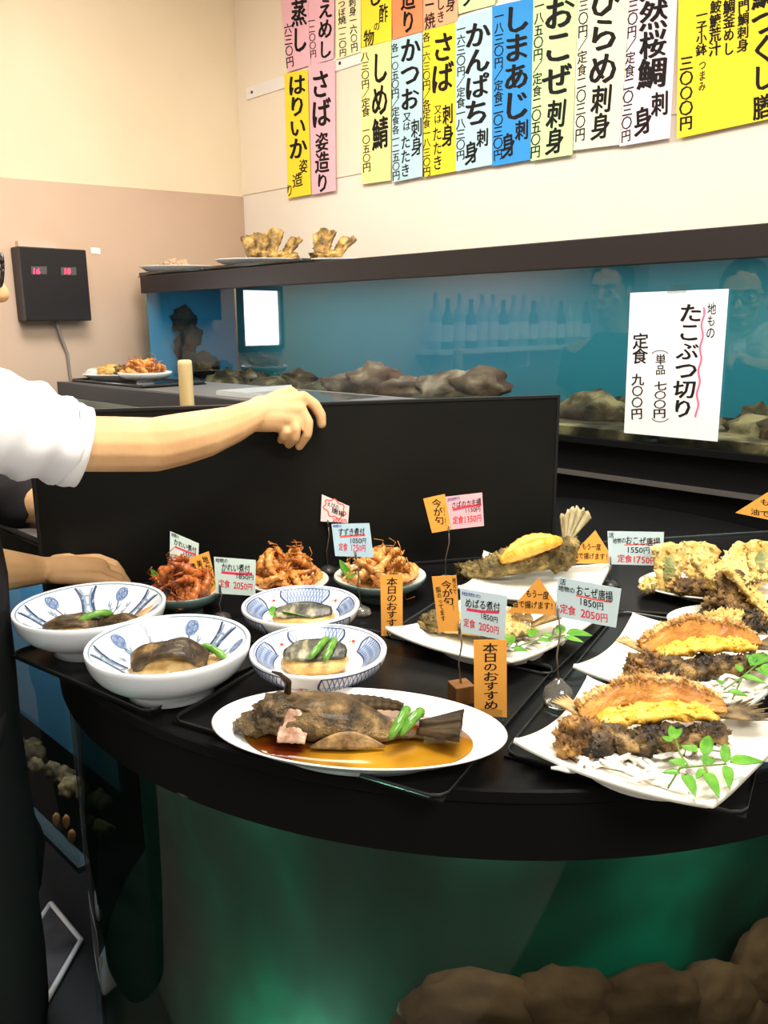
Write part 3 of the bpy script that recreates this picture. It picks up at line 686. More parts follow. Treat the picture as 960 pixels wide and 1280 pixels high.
bean(b2+V((.030, .022, .042)), b2+V((.062, .004, .034)), .0042, 'green bean across the roe in the front left big bowl')
fish_piece(b1+V((-.020, -.012, .0200)), .15, .034, .020, .020, 'blackish fish piece at the left of the far left big bowl', 5)
fish_piece(b1+V((.034, -.004, .0200)), -.1, .030, .017, .018, 'blackish fish piece at the right of the far left big bowl', 6)
bean(b1+V((-.012, -.020, .040)), b1+V((.026, .004, .043)), .0045, 'green bean lying over both fish pieces in the far left big bowl')
g = G(); g.tube([b1+V((.045, .0, .025)), b1+V((.060, .018, .034)), b1+V((.075, .030, .045))], [.006, .008, .003], 8)
tag(g.obj('burdock_root', mat('burdock', (.40, .20, .07), .4, .4, c2=(.55, .32, .13), ns=60)), 'brown burdock stick against the right wall of the far left big bowl', 'vegetable')
# --- the two small blue-and-white bowls
b3, r3, i3 = small_bowl(376, 755, 73.5, .046, 'small lattice-painted bowl set behind its twin holding fish with a leaf', 0)
b4, r4, i4 = small_bowl(398, 811, 85.5, .046, 'small lattice-painted bowl in front of its twin holding fish with two beans', .4)
broth(b3, i3, .0185, 'thin amber broth in the rear small lattice bowl'); broth(b4, i4, .0185, 'thin amber broth in the front small lattice bowl')
silver = mat('mackerel_skin', (.022, .022, .016), .4, .4, c2=(.36, .31, .17), c3=(.07, .065, .04), ns=70, nd=5, stretch=(1, .35, 1), coat=.1, bump=.3, bs=250)
gold = mat('mackerel_flesh', (.48, .27, .07), .35, .5, c2=(.72, .48, .17), ns=70, bump=.3, bs=250, coat=.3)
def fillet(loc, rz, l, w_, h, label, seed, tilt=.35):
    t = thing('fish_fillet', label, 'fish', loc); L = V(loc); M = ML(rz, tilt)
    def pt(x, y, z): k = .12*noise.noise(V((x*2+seed, y*2, z*2))); return L+V((0, 0, h*.45))+M @ V((x*l*(1-.12*abs(y))+k*l*.2, y*w_*(1-.25*x*x)+k*w_*.5, z*h+k*h+.15*h*math.cos(x*1.4)))
    g = G(); rings = []
    for i in range(17):
        x = -1+2*i/16; s_ = (1-abs(x)**4)**.5*.8+.2
        rings.append([pt(x, s_*y, s_*z) for y, z in ((-1, -.55), (-1.03, 0), (-.95, .40), (-.4, .55), (.3, .58), (.95, .45), (1.03, 0), (.9, -.55), (0, -.6))])
    g.loft(rings); g.obj('flesh', gold, t)
    g = G(); g.sheet(lambda u, v: pt(-.93+1.86*u, (-.55+1.5*v)*(1-abs(-1+2*u)**4*.4), .60+.10*math.sin(v*3)), 20, 8, .0025); g.obj('skin', silver, t)
    return t
fillet(b4+V((-.004, .0, .024)), .12, .038, .021, .017, 'golden mackerel fillet with dark silvery skin in the front small bowl', 2, .45)
fillet(b3+V((.004, -.008, .024)), .10, .040, .017, .014, 'golden fillet with black skin in the rear small bowl', 3, .5)
bean(b4+V((-.008, -.022, .044)), b4+V((.010, .018, .052)), .0042, 'left green bean of the pair leaning on the front small bowl fillet', .003)
bean(b4+V((.008, -.024, .042)), b4+V((.018, .016, .052)), .0042, 'right green bean of the pair leaning on the front small bowl fillet', .003)
leaf_m = mat('leaf_green', (.055, .22, .012), .4, .3, c2=(.13, .34, .03), ns=40, coat=.2)
def leaf_geo(g, base, d, up, l, w_, curl=.15):
    d = V(d).normalized(); up = V(up).normalized(); s_ = d.cross(up).normalized(); up = s_.cross(d).normalized()
    def fn(u, v):
        x = u; y = (v-.5)*2; ww = w_*(math.sin(math.pi*min(1, x**.75))**.8)*(1-.3*x) if 0 < x < 1 else 0
        return V(base)+d*(l*x)+s_*(y*ww)+up*(abs(y)*ww*.35-curl*l*x*x)
    g.sheet(fn, 10, 4, .0006)
def leaf(base, d, l, w_, label, up=(0, 0, 1), group=None, curl=.15):
    g = G(); leaf_geo(g, base, d, up, l, w_, curl); return tag(g.obj('green_leaf', leaf_m), label, 'leaf', group)
leaf(b3+V((-.026, -.010, .040)), (.9, -.2, .0), .045, .009, 'green leaf lying along the fillet in the rear small bowl')
leaf(b3+V((-.030, -.022, .036)), (-.25, .9, .35), .028, .008, 'green leaf pointing up at the left of the rear small bowl')

# ================================================================ OVAL PLATE WITH WHOLE FISH
L_, Rr_ = P(268, 893, ZTR+.026), P(635, 921, ZTR+.026)
oc = (L_+Rr_)/2; oa = math.atan2(Rr_.y-L_.y, Rr_.x-L_.x); ol = (Rr_-L_).length/2; ow = ol*.56; OB = V((oc.x, oc.y, ZTR)); OM = rotz(oa)
oval_prof = [(0, .004), (.52, .004), (.54, 0), (.58, 0), (.60, .006), (.72, .010), (.86, .017), (.97, .025), (1.0, .0262), (.985, .0275), (.94, .0245), (.84, .0165), (.74, .0118), (.66, .0105), (.3, .0102), (0, .0102)]
g = G(); rows = []
for r, z in oval_prof: rows.append([OB+OM @ V((ol*r*math.cos(k*math.pi/40), ow*r*math.sin(k*math.pi/40), z)) for k in range(80)])
for a, b in zip(rows, rows[1:]): g.loft([a, b], cap=False)
tag(g.obj('oval_plate', porc, weld=True), 'long white oval plate at the counter front holding a whole simmered fish', 'plate')
g = G(); ring = lambda r, z: [OB+OM @ V((ol*r*math.cos(k*math.pi/40), ow*r*math.sin(k*math.pi/40), z)) for k in range(80)]
g.loft([ring(.70, .0112), ring(.778, .0142), ring(.772, .0146), ring(.4, .0146)])
tag(g.obj('broth', mat('soy_broth_deep', (.085, .012, .002), .10, .4, c2=(.42, .21, .012), ns=11, nd=2, lo=.42, hi=.66)), 'dark red-brown broth pooled around the whole fish on the oval plate', 'broth')
SF = thing('simmered_fish', 'whole dark simmered fish with head at left lying on the oval plate', 'fish', OB+V((0, 0, .015)))
fish_d = mat('fish_scales', (.030, .018, .007), .4, .4, c2=(.40, .26, .10), c3=(.14, .085, .03), ns=48, nd=8, bump=1.0, bs=330, coat=.08, lo=.36, hi=.70)
def FP(x, y, z): return OB+OM @ V((x, y, .0148+z))
fl = ol*.72     # half length of the fish
g = G(); rings = []; NS = 30
for i in range(NS+1):
    t = i/NS; x = -fl+t*fl*1.62
    hw = .034*(math.sin(math.pi*min(1, (t*.93+.03))**.70))**.75*(1 if t < .6 else 1-.55*((t-.6)/.4)**1.3); hz = .034*(math.sin(math.pi*(t*.90+.05)**.72))**.7*(1 if t < .55 else 1-.62*((t-.55)/.45))
    rg = []
    for k in range(22):
        a = 2*math.pi*k/22; y = hw*math.cos(a); z = hz*.5+hz*.55*math.sin(a)
        nz = noise.noise(V((x*60, y*60, z*60)))*.0022
        rg.append(FP(x, y+nz+.004, max(0, z+nz)))
    rings.append(rg)
g.loft(rings); g.obj('body', fish_d, SF)
tailm = mat('fin_dark', (.012, .008, .005), .5, .15, c2=(.075, .048, .022), ns=60, stretch=(.2, 1, 1), bump=.5, bs=200)
g = G(); g.sheet(lambda u, v: FP(fl*.57+u*fl*.40, .004+(v-.5)*2*(.011+.018*u)+.002*math.sin(v*40)*u, .010+.004*math.sin(v*9)+.006*u), 10, 24, .0022); g.obj('tail', tailm, SF)
# belly patches, gill cover, jaw, eye, fins
pinkf = mat('fish_belly_pale', (.30, .14, .08), .4, .4, c2=(.66, .46, .34), ns=90, bump=.4, bs=250, coat=.3)
g = G(); g.sheet(lambda u, v: FP(-fl*.66+u*fl*.26, -.0365+.004*v+v*.016*math.sin(math.pi*(u*.8+.1)), .008+.026*v*math.sin(math.pi*(u*.8+.1))+.003*noise.noise(V((u*5, v*5, 1)))), 14, 8, .003); g.obj('belly_patch', pinkf, SF)
g = G(); g.sheet(lambda u, v: FP(-fl*.36+u*fl*.66, -.0335+.012*u+(.006*v-.004)*math.sin(math.pi*u), .003+.015*v*math.sin(math.pi*(u*.94+.03))), 18, 5, .003); g.obj('belly_fold', mat('fish_belly_tan', (.11, .06, .02), .4, .4, c2=(.40, .25, .10), ns=70, bump=.4, bs=250), SF)
g = G(); g.lump(FP(-fl*.72, -.006, .020), (.026, .024, .016), ML(oa), amp=.35, sc=2.2, seed=31, sub=4); g.obj('gill_cover', fish_d, SF)
g = G(); g.lump(FP(-fl*.95, -.010, .010), (.020, .016, .011), ML(oa), amp=.35, seed=33); g.obj('jaw', fish_d, SF)
g = G(); g.lump(FP(-fl*.86, -.010, .0285), (.0042, .0042, .003), amp=0, seed=1, sub=2); g.obj('eye', mat('cooked_eye', (.75, .72, .62), .3, .5), SF)
g = G(); g.tube([FP(-fl*.70, .012, .028), FP(-fl*.66, .006, .048), FP(-fl*.72, .000, .058), FP(-fl*.80, .0, .060)], [.004, .003, .002, .0008], 8); g.obj('spine', tailm, SF)
g = G(); g.sheet(lambda u, v: FP(-fl*.58+u*.030+v*.012, -.010+u*.004+(v-.5)*.018*(1+.5*u), .034-.010*u*u+.001*math.sin(v*30)), 8, 12, .0016); g.obj('pectoral_fin', tailm, SF)
g = G(); g.sheet(lambda u, v: FP(-fl*.45+u*fl*.85, .026+.012*v*math.sin(math.pi*u)**.6+.001*math.sin(u*70), .016+.008*v), 40, 3, .0018); g.obj('dorsal_fin', tailm, SF)
bean(FP(fl*.36, -.030, .016), FP(fl*.46, .012, .026), .0046, 'left pod of the two green pods across the simmered fish tail', .008)
bean(FP(fl*.44, -.022, .016), FP(fl*.60, .012, .024), .0046, 'right pod of the two green pods across the simmered fish tail', .008)

# ================================================================ SQUARE WAVY PLATES
def wavy_plate(cs, label, m=porc_w, rise=.024, z0=None, ring_col=None):
    """cs: left, front, right, back corners on the table; a soft-edged square with lifted corners."""
    z0 = z0 or ZTR; L, Fr, Rt, Bk = [V((c[0], c[1], 0)) for c in cs]
    def fn(u, v, top=True):
        p = (L*(1-u)+Fr*u)*(1-v)+(Bk*(1-u)+Rt*u)*v
        x, y = 2*u-1, 2*v-1; e = max(abs(x), abs(y)); c = (L+Fr+Rt+Bk)/4
        pull = .055*(math.cos(math.pi*x/2)*abs(y)**3+math.cos(math.pi*y/2)*abs(x)**3)
        p = p+(c-p)*pull
        rr_ = (x*x+y*y)**.5
        z = .006+rise*.55*max(0, (e-.55)/.45)**1.5+rise*.5*(abs(x*y))**2.2+.0012*math.exp(-((rr_-.62)/.05)**2)
        return V((p.x, p.y, z0+z))
    g = G(); n = 30; th = .005
    g.sheet(fn, n, n, th)
    c = (L+Fr+Rt+Bk)/4; r = (L-Rt).length*.24
    g.lathe([(r, .0005), (r-.004, .0005), (r-.003, .007), (r+.001, .007), (r, .0005)], (c.x, c.y, z0), 48)
    tag(g.obj('square_plate', m), label, 'plate'); return V((c.x, c.y, z0+.009)), fn
def corners(*pp, h=.026): return [P(x, y, ZTR+h) for x, y in pp]
c14, f14 = wavy_plate(corners((642, 932), (890, 1014), (1000, 905), (733, 852)), 'square white plate nearest the front right corner with a split fried fish and big leaves')
c13, f13 = wavy_plate(corners((716, 838), (939, 885), (1030, 800), (790, 772)), 'square white plate behind the front right one with a split fried fish')
c9, f9 = wavy_plate(corners((482, 790), (640, 831), (752, 772), (585, 745)), 'square white plate at centre with a flat fried flounder behind the cards')
c10, f10 = wavy_plate(corners((572, 738), (745, 752), (764, 708), (604, 693)), 'square white plate at the back centre with the fried fish whose tail stands up')
# ================================================================ FRIED FOOD
crust = mat('fried_crust_brown', (.06, .03, .012), .5, .35, c2=(.50, .27, .07), c3=(.20, .10, .03), ns=55, nd=8, bump=.7, bs=260, lo=.36, hi=.66)
crust_dk = mat('fried_skin_black', (.016, .011, .007), .4, .4, c2=(.40, .25, .09), c3=(.10, .06, .024), ns=50, nd=8, bump=.8, bs=260, lo=.38, hi=.66)
flap_m = mat('fried_flesh_orange', (.36, .13, .022), .45, .35, c2=(.62, .30, .06), ns=40, nd=6, bump=.5, bs=220, coat=.15)
yel = mat('fried_flesh_yellow', (.72, .33, .02), .45, .35, c2=(.88, .55, .10), ns=60, nd=6, bump=.5, bs=260, coat=.15)
gold_m = mat('fried_gold', (.55, .32, .07), .5, .35, c2=(.80, .56, .20), ns=50, nd=6, bump=.6, bs=260)
crispm = mat('fried_crisp_edge', (.30, .13, .03), .5, .35, c2=(.72, .48, .20), c3=(.50, .27, .08), ns=70, nd=6, bump=.5, bs=260)
finm = mat('fried_fin', (.32, .20, .07), .5, .3, c2=(.62, .47, .22), ns=60, stretch=(.3, 1, 1), bump=.5, bs=300)
findk = mat('fried_fin_dark', (.05, .035, .018), .5, .3, c2=(.25, .17, .08), ns=60, bump=.5, bs=300)
def xform(loc, rz, k=1): return Matrix.Translation(loc) @ Matrix.Rotation(rz, 4, 'Z') @ Matrix.Scale(k, 4)
def split_fish(loc, rz, k, label, seed):
    t = thing('fried_fish', label, 'fish', loc); X = xform(loc, rz, k)
    g = G(X)
    for i in range(9):      # dark crusted belly, front
        u = i/8; g.lump((-.058+.112*u, -.010+.004*math.sin(i*2), .012+.004*math.sin(i*1.7)), (.017, .014*(1-.3*u), .014*(1-.25*u)), amp=.5, sc=2.2, seed=seed+i, sub=3)
    g.crumbs(600, .0042, seed); g.obj('crusted_side', crust_dk, t)
    g = G(X); g.lump((-.072, -.004, .017), (.021, .018, .017), amp=.45, sc=2, seed=seed+20, sub=4); g.lump((-.086, -.012, .012), (.012, .011, .010), amp=.5, seed=seed+21); g.crumbs(350, .0042, seed+1); g.obj('head', crust, t)
    g = G(X); g.sheet(lambda u, v: (-.050+.112*u, -.004+.020*v+.003*noise.noise(V((u*9, v*5, seed))), .024+.011*math.sin(math.pi*u)**.5*(.5+.5*v)+.004*noise.noise(V((u*12, v*8, seed+3)))), 34, 10, .008)
    g.crumbs(120, .004, seed+2); g.obj('inner_flesh', yel, t)
    def fl(u, v):
        x = -.064+.146*u; h = (math.sin(math.pi*(u*.92+.05))**.62)
        return (x, .014+.014*v+.012*math.sin(math.pi*u), .022+.029*h*v*(1+.10*noise.noise(V((u*11, seed, 0))))+.003*noise.noise(V((u*10, v*6, seed+9))))
    g = G(X); g.sheet(fl, 40, 12, .006); g.obj('back_flap', flap_m, t)
    g = G(X); n = 60
    g.tube([V(fl(i/n, 1.0))+V((0, 0, .001*math.sin(i*1.9))) for i in range(n+1)], [.0038+.0016*noise.noise(V((i*.7, seed, 0))) for i in range(n+1)], 7); g.crumbs(420, .0040, seed+4, -1); g.obj('crisp_edge', crispm, t)
    g = G(X)
    for i in range(11):     # tail rays
        a = -.5+i*.1; p = V((.070, .014, .020)); d = V((math.cos(a), math.sin(a), .05)); g.tube([p, p+d*.026, p+d*(.050+.006*math.sin(i*3))+V((0, 0, .002))], [.004, .0028, .0008], 6, flat=.5)
    g.obj('tail', findk, t)
    g = G(X)
    for i in range(6):
        p = V((-.060, .030, .024)); a = 1.75+i*.16; d = V((math.cos(a), math.sin(a), .2)); g.tube([p-V((0, .012, 0)), p+d*.018, p+d*.028], [.003, .002, .0007], 6)
    g.obj('raised_fin', finm, t)
    return t
daikon_m = mat('daikon_white', (.84, .80, .74), .35, .4, sss=.0)
def shreds(c, rx, ry, n, seed, label, zmax=.02, fn=None):
    rr = random.Random(seed); g = G()
    for i in range(n):
        a = rr.uniform(0, 6.28); q = rr.uniform(.1, 1)**.5; p = V(c)+V((rx*q*math.cos(a), ry*q*math.sin(a), rr.uniform(.002, zmax))); h = rr.uniform(0, 6.28)
        pts = [p]; cv = rr.uniform(-1.1, 1.1)
        for k in range(7):
            h += cv*.45; p = p+V((math.cos(h), math.sin(h), 0))*.0065; pts.append(V((p.x, p.y, max(c.z+.0025, p.z+.002*math.sin(k*1.3+i)))))
        g.tube(pts, [.0018]+[.0030]*6+[.0018], 6, flat=.7)
    tag(g.obj('shredded_onion', daikon_m), label, 'garnish', kind='stuff')
stem_m = mat('stem_green', (.14, .22, .05), .5, .3)
def sprig(loc, leaves, stem, label):
    """leaves: (base, direction, length, half width) in world space; stem: list of polylines"""
    t = thing('nandina_sprig', label, 'leaf sprig', loc)
    g = G()
    for s_ in stem: g.tube(s_, .0009, 6)
    g.obj('stem', stem_m, t)
    for b, d, l, w_ in leaves:
        g = G(); leaf_geo(g, b, d, (0, -.25, 1), l, w_, .12); g.obj('leaf', leaf_m, t)
    return t
# plate 14: front right
a14 = math.atan2((P(905, 905, 1.03)-P(740, 925, 1.03)).y, (P(905, 905, 1.03)-P(740, 925, 1.03)).x)
q = P(816, 920, CZ+.026); split_fish((q.x, q.y+.002, c14.z+.002), a14-.10, .98, 'split fried fish with black tail on the front right square plate', 11)
q = P(770, 962, c14.z); shreds(V((q.x, q.y, c14.z)), .035, .014, 14, 4, 'white onion shreds under the head of the front right fried fish', .010)
q = P(850, 950, c14.z); shreds(V((q.x, q.y, c14.z)), .045, .018, 13, 5, 'white onion shreds under the leaves on the front right plate', .012)
def px_leaf(z, x0, y0, x1, y1, wpx, dz=0):
    a = P(x0, y0, z); b = P(x1, y1, z+dz); l = (b-a).length; return (a, b-a, l, wpx/F*proj(a)/2*1.25)
zl = c14.z+.028
lv = [(840, 925, 850, 896, 15), (838, 928, 828, 918, 11), (880, 945, 888, 912, 15), (872, 940, 850, 930, 13), (906, 954, 908, 922, 12), (912, 953, 957, 948, 16), (908, 957, 913, 982, 12), (880, 955, 892, 945, 14), (858, 958, 835, 948, 15), (850, 966, 828, 964, 9), (856, 968, 870, 992, 14), (882, 965, 900, 993, 14), (880, 962, 870, 972, 9)]
sprig(P(870, 955, zl), [px_leaf(zl, *k) for k in lv], [[P(850, 960, zl), P(880, 957, zl), P(908, 955, zl)], [P(845, 925, zl), P(850, 942, zl), P(860, 958, zl)], [P(880, 945, zl), P(880, 957, zl), P(884, 966, zl)], [P(835, 985, c14.z+.003), P(850, 960, zl)]], 'large green leaf sprig lying across the front right plate')
# plate 13
q = P(880, 832, CZ+.026); split_fish((q.x, q.y+.002, c13.z+.002), a14-.02, 1.0, 'split fried fish on the square plate behind the front right one', 41)
q = P(880, 862, c13.z); shreds(V((q.x, q.y, c13.z)), .055, .018, 18, 6, 'white onion shreds on the square plate behind the front right one', .013)
zl = c13.z+.030
lv = [(938, 832, 965, 812, 18), (940, 828, 938, 815, 12), (950, 838, 985, 836, 16), (928, 845, 958, 852, 10), (925, 840, 922, 826, 9), (903, 856, 896, 848, 9), (910, 864, 935, 868, 9), (945, 835, 975, 850, 14)]
sprig(P(930, 845, zl), [px_leaf(zl, *k) for k in lv], [[P(945, 832, zl), P(928, 846, zl), P(905, 862, zl)], [P(928, 846, zl), P(915, 875, c13.z+.003)]], 'green leaf sprig on the square plate behind the front right one')
# plate 10: fish with raised tail
t = thing('fried_fish', 'fried fish with a split yellow belly and its tail standing up at the back centre', 'fish', c10)
q = P(655, 728, c10.z); X = xform(V((q.x, q.y+.01, c10.z+.0005)), .12, 1.0)
green_br = mat('fried_skin_olive', (.06, .045, .014), .5, .35, c2=(.42, .30, .11), c3=(.18, .13, .045), ns=55, nd=8, bump=.7, bs=260, lo=.36, hi=.66)
g = G(X); rings = []
for i in range(25):
    u = i/24; x = -.085+.155*u; s_ = math.sin(math.pi*(u*.86+.07))**.6
    rings.append([(x, .024*s_*math.cos(a)+.0015*noise.noise(V((x*90, a*3, 2))), .004+.016*u+.020*s_+.021*s_*math.sin(a)+.0025*noise.noise(V((x*90, a*3, 5)))) for a in [2*math.pi*k/20 for k in range(20)]])
g.loft(rings); g.crumbs(500, .005, 8); g.obj('body', green_br, t)
g = G(X); g.lump((-.083, 0, .018), (.020, .016, .013), amp=.4, seed=71, sub=4); g.crumbs(150, .005, 3); g.obj('head', green_br, t)
for s_ in (-1, 1):
    g = G(X); n = 24
    g.tube([V((-.040+.092*i/n, -.014+s_*.017*math.sin(math.pi*i/n)-.004, .037+.028*(i/n)+.010*math.sin(math.pi*i/n))) for i in range(n+1)], [.003+.0075*math.sin(math.pi*(i+.5)/(n+1))**.6+.0007*math.sin(i*2.3) for i in range(n+1)], 12); g.obj('belly_flap', yel, t)
g = G(X); g.sheet(lambda u, v: (-.034+.080*u, -.026+.022*v, .036+.028*u+.003*math.sin(v*3)-.004*math.sin(math.pi*u)), 16, 6, .004); g.obj('inner_flesh', flap_m, t)
g = G(X); g.lump((.062, -.004, .040), (.020, .016, .030), Matrix.Rotation(.35, 3, 'Y'), amp=.3, seed=77, sub=4); g.crumbs(200, .004, 5); g.obj('tail_root', green_br, t)
tp = mat('tail_pale', (.36, .30, .15), .5, .3, c2=(.62, .55, .34), ns=70, stretch=(1, 1, .2), bump=.5, bs=300)
g = G(X)
g.sheet(lambda u, v: (.066+.012*u+(v-.5)*(.012+.036*u), -.004+.003*math.sin(v*25), .064+.048*u-.014*u*(v-.5)**2*4+.003*math.sin(v*37)*u), 10, 26, .003); g.obj('tail', tp, t)
# plate 9: flat flounder
t = thing('fried_flounder', 'flat pale gold fried flounder with frilled fins on the centre square plate', 'fish', c9)
q = P(612, 793, c9.z); X = xform(V((q.x, q.y, c9.z+.0005)), -.12, 1.0)
pgold = mat('fried_pale_gold', (.50, .30, .09), .5, .35, c2=(.74, .55, .26), c3=(.62, .42, .15), ns=45, nd=7, bump=.6, bs=260)
g = G(X); rings = []
for i in range(25):
    u = i/24; x = -.070+.125*u; s_ = math.sin(math.pi*(u*.90+.06))**.7
    rings.append([(x, .034*s_*math.cos(a)+.002*noise.noise(V((x*80, a*3, 1))), .003+.012*s_+.012*s_*math.sin(a)+.002*noise.noise(V((x*80, a*3, 7)))) for a in [2*math.pi*k/20 for k in range(20)]])
g.loft(rings); g.crumbs(400, .005, 18); g.obj('body', pgold, t)
g = G(X); g.lump((-.068, -.004, .015), (.018, .016, .013), amp=.45, seed=91, sub=4); g.crumbs(160, .004, 13); g.obj('head', green_br, t)
for s_ in (-1, 1):
    g = G(X); g.sheet(lambda u, v: (-.045+.100*u, s_*(.028+.020*v*math.sin(math.pi*(u*.9+.05))**.5-.020*(abs(u-.5)*1.6)**2), .012+.006*v+.004*math.sin(u*55)*v), 50, 4, .0022); g.obj('fin_frill', finm, t)
g = G(X); g.sheet(lambda u, v: (.052+.034*u, (v-.5)*(.014+.045*u), .014+.022*u*(1-.4*v)+.003*math.sin(v*30)*u), 8, 22, .0025); g.obj('tail', finm, t)
g = G(X); g.sheet(lambda u, v: (.030+.040*u, .012+(v-.5)*.034, .030+.022*u+.004*math.sin(v*22)*u), 8, 18, .003); g.obj('raised_fin', gold_m, t)
zl = c9.z+.020
lv = [(638, 806, 634, 786, 14), (642, 812, 660, 812, 10), (664, 797, 668, 780, 14), (672, 800, 690, 800, 8), (700, 794, 702, 774, 12), (708, 792, 742, 792, 14), (690, 796, 676, 792, 9), (705, 797, 730, 801, 9)]
sprig(P(680, 800, zl), [px_leaf(zl, *k) for k in lv], [[P(640, 810, zl), P(672, 800, zl), P(706, 794, zl)]], 'green leaf sprig at the right of the centre square plate')
q = P(660, 806, c9.z); shreds(V((q.x, q.y, c9.z)), .03, .010, 10, 9, 'white onion shreds under the leaf sprig of the centre square plate', .006)

# ================================================================ TEMPURA PLATES (oval, right)
def oval_dish(cpx, cpy, rx, ry, label, z0=None, h=.016, c=None, m=porc_w, name='oval_dish'):
    z0 = z0 or ZTR; c = c or P(cpx, cpy, z0+h); b = V((c.x, c.y, z0)); rows = []
    for r, z in [(0, .003), (.55, .003), (.57, 0), (.62, 0), (.64, .004), (.82, .008), (.97, h-.002), (1, h), (.98, h+.0015), (.92, h-.004), (.78, .010), (.6, .0075), (0, .007)]:
        rows.append([b+V((rx*r*math.cos(k*math.pi/36), ry*r*math.sin(k*math.pi/36), z)) for k in range(72)])
    g = G()
    for a, q in zip(rows, rows[1:]): g.loft([a, q], cap=False)
    tag(g.obj(name, m, weld=True), label, 'plate'); return b
batter = mat('tempura_batter', (.62, .40, .10), .45, .35, c2=(.86, .68, .32), c3=(.74, .53, .19), ns=35, nd=7, bump=.6, bs=200)
batter_dk = mat('tempura_brown', (.07, .035, .012), .5, .35, c2=(.45, .27, .08), c3=(.18, .10, .03), ns=50, nd=8, bump=.8, bs=240, lo=.38, hi=.64)
batter_gn = mat('tempura_green_centre', (.16, .20, .06), .5, .35, c2=(.50, .42, .17), ns=50, bump=.6, bs=240)
def tempura(loc, rz, tilt, l, w_, th, seed, label, m=batter, kind='fan', group=None, core=None):
    """one battered piece: a crisp fan or a lump with ragged edges"""
    M4 = Matrix.Translation(loc) @ Matrix.Rotation(rz, 4, 'Z') @ Matrix.Rotation(-tilt, 4, 'Y'); t = thing('tempura_piece', label, 'tempura', loc, group)
    g = G(M4)
    if kind == 'fan':
        g.sheet(lambda u, v: (l*u*(1-.15*(2*v-1)**2)+.003*noise.noise(V((v*7, u*5, seed))), (v-.5)*w_*(.45+.65*u)*(1+.12*noise.noise(V((u*6, seed, 0)))), .005*math.sin(v*11+seed)*(.3+u)+.004*noise.noise(V((u*7, v*7, seed)))), 18, 18, th)
    elif kind == 'stick':
        n = 16; g.tube([(l*i/n, .006*math.sin(i*.5+seed), .004*math.sin(i*.8)) for i in range(n+1)], [w_*.5*(.5+.6*math.sin(math.pi*(i+1)/(n+2)))*(1+.3*noise.noise(V((i*.9, seed, 0)))) for i in range(n+1)], 12)
    else: g.lump((0, 0, 0), (l*.5, w_*.5, th), amp=.45, sc=2.2, seed=seed, sub=4)
    g.crumbs(int(150 if kind != 'lump' else 260), .0055, seed, -1); g.obj('batter', m, t)
    if core:
        g = G(M4); g.lump((l*.45, 0, .003), (l*.28, w_*.26, th*.9), amp=.25, seed=seed+5, sub=3); g.obj('filling', core, t)
    return t
D1 = oval_dish(905, 729, .125, .078, 'white oval dish of tall golden tempura at the right edge, the rear of two')
D2 = oval_dish(945, 774, .115, .062, 'white oval dish of dark fish and tempura at the right edge, the front of two')
def at_plate(px, py, yy): # point at the depth of a dish
    return Pv(px, py, (0, yy, 0), (0, 1, 0))
y1, y2 = D1.y, D2.y
TP = [ # px, py, plane y, rz, tilt, l, w, th, kind, material, core, label
 (834, 742, y1-.03, 1.2, 1.15, .070, .045, .006, 'fan', batter, batter_gn, 'upright tempura fan with a green centre at the left of the rear oval dish'),
 (868, 722, y1, 1.0, 1.0, .055, .050, .006, 'fan', batter, None, 'wide pale tempura fan standing at the middle back of the rear oval dish'),
 (850, 703, y1+.02, .2, .3, .055, .020, .01, 'stick', batter, None, 'golden tempura stick on top of the rear oval dish near its left'),
 (905, 712, y1+.02, .5, .5, .060, .050, .006, 'fan', batter, None, 'golden tempura fan leaning right on the rear oval dish'),
 (935, 712, y1+.03, .3, .35, .050, .045, .012, 'lump', batter_dk, None, 'dark brown fried lump at the back right of the rear oval dish'),
 (875, 742, y1-.04, 0, 0, .085, .045, .012, 'lump', batter_dk, None, 'dark brown fried fish chunk low at the front of the rear oval dish'),
 (812, 746, y1-.02, .4, .2, .032, .022, .008, 'lump', batter, None, 'small golden batter lump at the left end of the rear oval dish'),
 (920, 725, y1-.01, .1, .1, .085, .06, .018, 'lump', batter, None, 'large golden batter mound in the middle of the rear oval dish'),
 (905, 785, y2-.02, 0, 0, .055, .040, .012, 'lump', crust_dk, None, 'black crusted fish chunk at the left of the front oval dish'),
 (940, 780, y2-.02, .4, 0, .060, .045, .013, 'lump', crust_dk, None, 'black crusted fish chunk at the middle of the front oval dish'),
 (902, 775, y2-.04, .2, .2, .046, .030, .010, 'lump', gold_m, None, 'golden batter lump at the left front of the front oval dish'),
 (908, 760, y2-.01, .9, .9, .050, .040, .008, 'fan', batter_dk, None, 'browned fan behind the golden lump on the front oval dish'),
 (900, 738, y2+.03, 2.2, .85, .055, .045, .006, 'fan', batter, None, 'tall golden fan leaning left above the front oval dish'),
 (965, 775, y2-.03, 2.25, .75, .085, .038, .007, 'fan', batter, None, 'long golden batter slab leaning left on the front oval dish'),
 (915, 762, y2+.01, .2, .1, .070, .055, .020, 'lump', batter_dk, None, 'brown fried mound at the back of the front oval dish'),
 (950, 725, y2+.03, 1.1, 1.0, .055, .040, .006, 'fan', batter, batter_gn, 'golden fan with green centre standing at the right of the front oval dish'),
 (855, 790, y2-.01, .3, .0, .030, .018, .006, 'lump', porc_w, None, None),
]
for k, (px, py, yy, rz, ti, l, w_, th, kd, m, co, lb) in enumerate(TP):
    if not lb: continue
    p = at_plate(px, py, yy); zmin = (D1.z if yy > y1-.06 else D2.z)+.012+(th if kd == 'lump' else .004); p.z = max(p.z, zmin)
    tempura(p, rz, ti, l, w_, th, 300+k*13, lb, m, kd, None, co)

